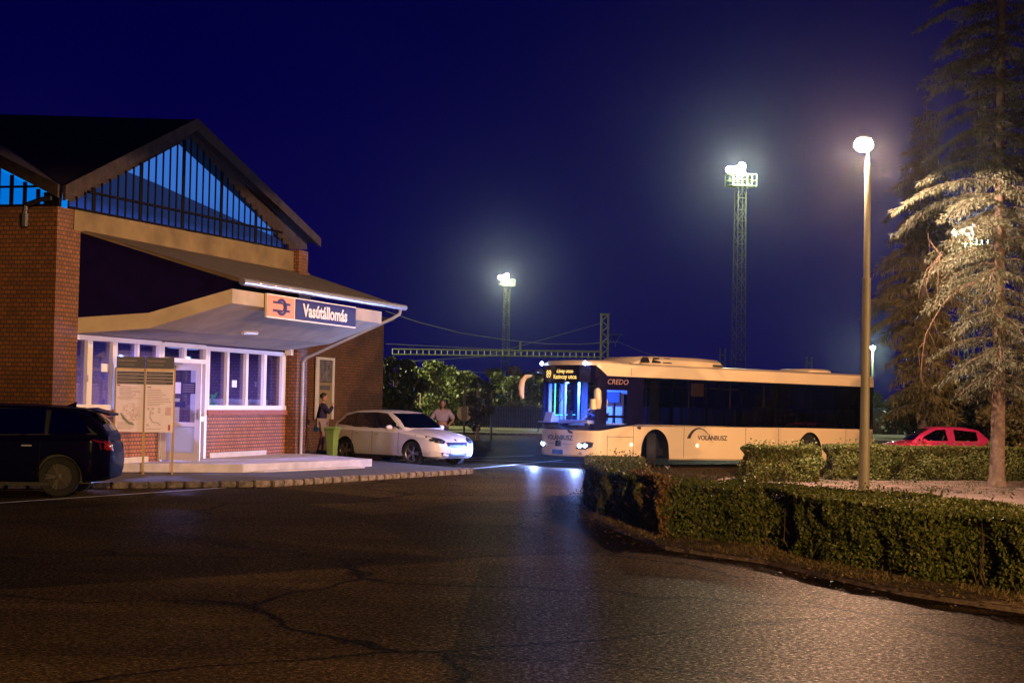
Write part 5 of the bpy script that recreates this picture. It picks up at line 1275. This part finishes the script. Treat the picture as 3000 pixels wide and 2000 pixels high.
# island soil and littered verge
isl = [gp(1735, 33.5), gp(1706, 29), gp(1735, 26.2), gp(1795, 24.4), gp(1960, 21.0), gp(2253, 19.4), gp(2419, 18.0), gp(2667, 16.4), gp(3000, 15.2), gp(3300, 14.4), (17, 30), (18, 45.5), (11, 44.2), (7.2, 42.3), (5.2, 41.2), (4.6, 39.0), (3.5, 36.0)]
tag(sheet('island_soil', isl, 0.05, 'soil', thick=.045), kind='structure')
vg = [(1735, 33.5), (1706, 29), (1735, 26.2), (1795, 24.4), (1960, 21.0), (2253, 19.4), (2419, 18.0), (2667, 16.4), (3000, 15.2), (3300, 14.4)]
vi = [(3300, 17.0), (3000, 18.2), (2700, 20.7), (2500, 22.0), (2250, 22.9), (1990, 24.1), (1900, 27), (1892, 32.8)]
b = MB(); vo_ = [gp(*p) for p in vg]; vin = [gp(*p) for p in vi]
tag(sheet('verge', vo_ + vin, 0.056, 'verge'), kind='structure')
# dry grass tufts and fallen leaves along the verge
o_ = np.array([gp(*p) for p in vg]); sg_ = np.diff(o_, axis=0); sl = np.linalg.norm(sg_, axis=1); n = 24000
k = rg.choice(len(sl), n, p=sl / sl.sum()); P = o_[k] + sg_[k] * rg.random(n)[:, None]; nn = np.stack([-sg_[k][:, 1], sg_[k][:, 0]], 1) / sl[k][:, None]
side_ = np.where((nn @ np.array([.3, 1.0]) > 0)[:, None], nn, -nn); dist = rg.random(n) ** .7 * 1.3; P = P + side_ * dist[:, None]
keep = vnoise(np.column_stack([P, P[:, 0]]), 1.5) > -.25; P = P[keep]; n = len(P)
L_ = .025 + .06 * rg.random(n) ** 2; d = unit(np.column_stack([rg.normal(0, .8, (n, 2)), np.ones(n)])); c = np.column_stack([P, np.full(n, .055)]) + d * L_[:, None] * .5
go = quads('dry_grass', c, d, perp(d), L_, .007, 'drygrass', None); tag(go, kind='stuff')
n = 5200; k = rg.choice(len(sl), n, p=sl / sl.sum()); P = o_[k] + sg_[k] * rg.random(n)[:, None] + rg.normal(0, .35, (n, 2)) + np.array([.25, .35])
d = unit(np.column_stack([rg.normal(size=(n, 2)), rg.normal(0, .25, n)])); s = unit(np.cross(d, np.array([[0, 0, 1.0]]) + rg.normal(0, .3, (n, 3))))
lo_ = quads('fallen_leaves', np.column_stack([P, .062 + .015 * rg.random(n)]), d, s, .03 + .03 * rg.random(n), .022, 'drygrass', None); tag(lo_, kind='stuff')
# grass tussocks under the lamp
n = 9000; P = np.column_stack([rg.uniform(4.5, 13, n), rg.uniform(35.5, 41.5, n)]); m = vnoise(np.column_stack([P, P[:, 0]]), 2.2, 4) > .15; P = P[m]; n = len(P); L_ = .03 + .05 * rg.random(n)
d = unit(np.column_stack([rg.normal(0, .8, (n, 2)), np.ones(n)])); c = np.column_stack([P, np.full(n, .05)]) + d * L_[:, None] * .5
tag(quads('short_grass', c, d, perp(d), L_, .012, 'spruce', None), kind='stuff')

def conifer(loc, label, H_, zlow, rad, nb, mat, lean=0.0, seed=1, twig=.17, dens=1.0, dead=False):
    g2 = np.random.default_rng(seed)
    r = empty('spruce_tree', loc); tag(r, label, 'spruce tree')
    b = MB(); pts = [(0, 0, 0), (0, 0, .25), (.01, 0, 1.0), (.02, 0, 3), (.0, .02, 6), (0, 0, H_)]
    tr = .17; b.tube(pts, [tr * 1.35, tr * 1.05, tr * .95, tr * .85, tr * .65, .02], 16); trunk = b.build('trunk', 'bark', r, smooth=True)
    C_, D_, L_ = [], [], []; wood = MB()
    for i in range(nb):
        f = (i + .5) / nb; z0 = zlow + (H_ - zlow - .3) * f ** 1.15; az = i * 2.399 + g2.normal() * .25
        LL = rad * (.5 + .5 * min(1, max(0, (z0 - 3.6) / 2.0))) * (1 - f) ** .6 * g2.uniform(.45, 1.15) if f > .08 else rad * g2.uniform(.25, .6)
        LL = max(.3, LL); dv = np.array([math.cos(az), math.sin(az), 0]); sd = np.array([-dv[1], dv[0], 0]); dr = g2.uniform(.25, .5) * LL
        def P_(t): return np.array([0, 0, z0]) + dv * LL * t + np.array([0, 0, .10 * LL * math.sin(t * 3.0) - dr * t ** 1.6])
        wood.tube([tuple(P_(t)) for t in (0, .3, .65, .95)], [.028 * LL / 2 + .008, .02, .012, .004], 5)
        ns = max(4, int(LL / .085))
        for j in range(ns):
            t = .05 + .95 * (j + g2.random() * .6) / ns
            for s in (-1, 1):
                bl = (.16 + .55 * LL * .42 * (1 - t) + .08) * g2.uniform(.7, 1.2); a = P_(t); o2 = dv * .55 + sd * s * .85; o2 = o2 / np.linalg.norm(o2)
                m_ = max(3, int(bl / .032 * dens)); q = g2.random(m_)
                pos = a + np.outer(q * bl, o2) + np.column_stack([np.zeros(m_), np.zeros(m_), -.45 * (q * bl) ** 1.2]) + g2.normal(0, .018, (m_, 3))
                hang = g2.random(m_) < .62
                dd = np.where(hang[:, None], np.array([0, 0, -1.0]) + o2 * .25, o2 + np.array([0, 0, -.35])) + g2.normal(0, .22, (m_, 3))
                dd = unit(dd); ll = twig * g2.uniform(.55, 1.25, m_); C_.append(pos + dd * ll[:, None] * .45); D_.append(dd); L_.append(ll)
    c = np.vstack(C_); d = np.vstack(D_); l = np.concatenate(L_)
    crown = quads('crown', c, d, perp(d), l, twig * .15, mat, r)
    wood.build('branches', 'bark', r)
    return r
sp = conifer((11.12, 39.0, 0.05), 'tall spruce lit by the street lamp at the right edge, bare trunk below', 25, 2.2, 2.6, 230, 'spruce', seed=5, twig=.13, dens=1.6)
b = MB()
def dpath(pp, r0):
    q = [atp(x, y, 38.2) - Vector((11.12, 39.0, .05)) for x, y in pp]; b.tube(q, [r0 * (1 - .75 * i / (len(q) - 1)) for i in range(len(q))], 5)
dpath([(2925, 780), (2850, 830), (2800, 855), (2760, 895), (2735, 935), (2712, 980), (2702, 1040), (2698, 1100), (2705, 1128)], .022)
dpath([(2755, 740), (2750, 790), (2747, 850), (2746, 900)], .016); dpath([(2760, 745), (2725, 790), (2712, 840), (2720, 870), (2745, 895)], .014)
dpath([(2758, 745), (2715, 790), (2697, 840), (2690, 875)], .010); dpath([(2755, 745), (2720, 700), (2718, 680)], .010); dpath([(2770, 760), (2740, 730), (2722, 705), (2725, 745)], .008)
dpath([(2735, 935), (2745, 970), (2765, 1000)], .008); dpath([(2720, 970), (2735, 1000), (2745, 1030)], .008); dpath([(2712, 1000), (2690, 1020), (2695, 1070), (2700, 1090)], .008)
dpath([(2800, 855), (2850, 870), (2890, 900)], .012); dpath([(2780, 800), (2760, 820), (2752, 840)], .007)
b.build('dead_branch', 'deadwood', sp)
conifer((12.9, 53.5, 0), 'olive-lit spruce with drooping branches behind the taller spruce, left of its trunk', 11.5, 1.6, 2.7, 100, 'spruce2', seed=9, twig=.26, dens=.8)
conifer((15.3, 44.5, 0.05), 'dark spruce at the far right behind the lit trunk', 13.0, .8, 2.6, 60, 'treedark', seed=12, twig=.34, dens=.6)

def leafy(name, label, cat, loc, H_, rad, nleaf, mat, leaf=.2, trunk=True, squash=1.0, seed=0, group=None, zbase=.25):
    g2 = np.random.default_rng(seed + 40); r = empty(name, loc); tag(r, label, cat, group)
    cl = []; m_ = 34
    for i in range(m_):
        a = g2.random() * 6.28; q = g2.random() ** .5; zz = H_ * (zbase + (1 - zbase) * g2.random()); sc = 1 - abs((zz / H_ - zbase) / (1 - zbase) - .45) * .9
        cl.append((math.cos(a) * rad * q * sc, math.sin(a) * rad * q * sc * squash, zz * .92, rad * g2.uniform(.22, .5) * max(.5, sc)))
    cl = np.array(cl); k = g2.integers(0, m_, nleaf); u = unit(g2.normal(size=(nleaf, 3))); rr_ = cl[k, 3] * (g2.random(nleaf) ** .35)
    c = cl[k, :3] + u * rr_[:, None] * np.array([1, 1, .85]); c = c[c[:, 2] > .1]; d = unit(g2.normal(size=(len(c), 3))); s = perp(d); sz = leaf * g2.uniform(.6, 1.4, len(c))
    quads('crown', c, d, s, sz, sz * .7, mat, r)
    b = MB(); b.tube([(0, 0, 0), (.02, 0, H_ * .35), (0, 0, H_ * .75)], [H_ * .02 + .03, H_ * .016 + .02, .02], 8)
    for i in range(0, m_, 2): b.tube([(0, 0, H_ * .3), tuple(cl[i, :3])], [.03 + H_ * .006, .015], 5)
    b.build('trunk', 'bark', r)
    return r
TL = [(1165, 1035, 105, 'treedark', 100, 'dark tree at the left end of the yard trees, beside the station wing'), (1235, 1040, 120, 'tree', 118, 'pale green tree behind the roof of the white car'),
      (1318, 1064, 120, 'tree', 124, 'pale green tree behind the pale-shirted person'), (1398, 1075, 110, 'tree', 122, 'green tree directly below the portal beam middle'),
      (1452, 1062, 90, 'tree', 134, 'bushy tree just left of the far floodlight tower mast'), (1505, 1058, 80, 'shrub', 138, 'brownish tree just right of the far floodlight tower'),
      (1552, 1048, 80, 'shrub', 142, 'pointed brownish tree left of the bus roof'), (1500, 1090, 110, 'tree', 121, 'low pale green tree beyond the dark fence'), (1590, 1085, 100, 'tree', 122, 'pale green tree behind the bus mirror'),
      (1700, 1055, 120, 'tree', 145, 'tree crown peeping above the front roof of the bus'), (2600, 1150, 150, 'tree', 160, 'grey-green tree right of the bus rear'), (2700, 1160, 140, 'treedark', 100, 'dark tree behind the lamp post and red car')]
for i, (px, py, wpx, mt, D_, lb_) in enumerate(TL):
    p = atp(px, py, D_); s = 5000 / D_; Hh = p.z + 2.4
    leafy('yard_tree', lb_, 'tree', (p.x, D_, -2.4 if D_ > 117 else -.0), Hh if D_ > 117 else p.z, wpx / s * .9, 9500, mt, .26, seed=i, group='trees along the railway yard', zbase=.12)
leafy('street_tree', 'round leafy street tree right of the foreground hedge, outside the view', 'tree', (11.2, 21.4, 0), 5.3, 2.9, 17000, 'tree', .16, seed=91, zbase=.3)
leafy('street_tree', 'thin leafy street tree nearer the camera, outside the right edge of the view', 'tree', (9.8, 14.6, 0), 5.0, 2.4, 3800, 'tree', .17, seed=92, zbase=.3)
leafy('small_tree', 'small dark tree between the round sign and the thin post', 'tree', (-1.45, 75.2, 0), 2.9, .72, 5200, 'treedark', .10, seed=60, zbase=.18)
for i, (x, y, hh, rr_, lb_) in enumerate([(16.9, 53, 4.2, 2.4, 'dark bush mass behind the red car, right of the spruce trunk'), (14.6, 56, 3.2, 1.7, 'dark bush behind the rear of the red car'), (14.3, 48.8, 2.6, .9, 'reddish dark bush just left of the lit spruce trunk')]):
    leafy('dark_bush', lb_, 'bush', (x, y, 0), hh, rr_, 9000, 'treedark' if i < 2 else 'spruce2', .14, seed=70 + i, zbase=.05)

# =================================================================== HAZE
HAZE = True
if HAZE:
    b = MB(); b.box(-160, 160, -30, 330, -3.6, 34)
    m = bpy.data.materials.new('night_haze'); m.use_nodes = True; n = m.node_tree; n.nodes.clear()
    o = n.nodes.new('ShaderNodeOutputMaterial'); v = n.nodes.new('ShaderNodeVolumePrincipled'); v.inputs['Color'].default_value = (0.85, 0.88, 0.95, 1)
    v.inputs['Density'].default_value = 0.00011; v.inputs['Anisotropy'].default_value = 0.95
    n.links.new(v.outputs[0], o.inputs['Volume']); hz_ = b.build('haze', m); tag(hz_, kind='stuff')
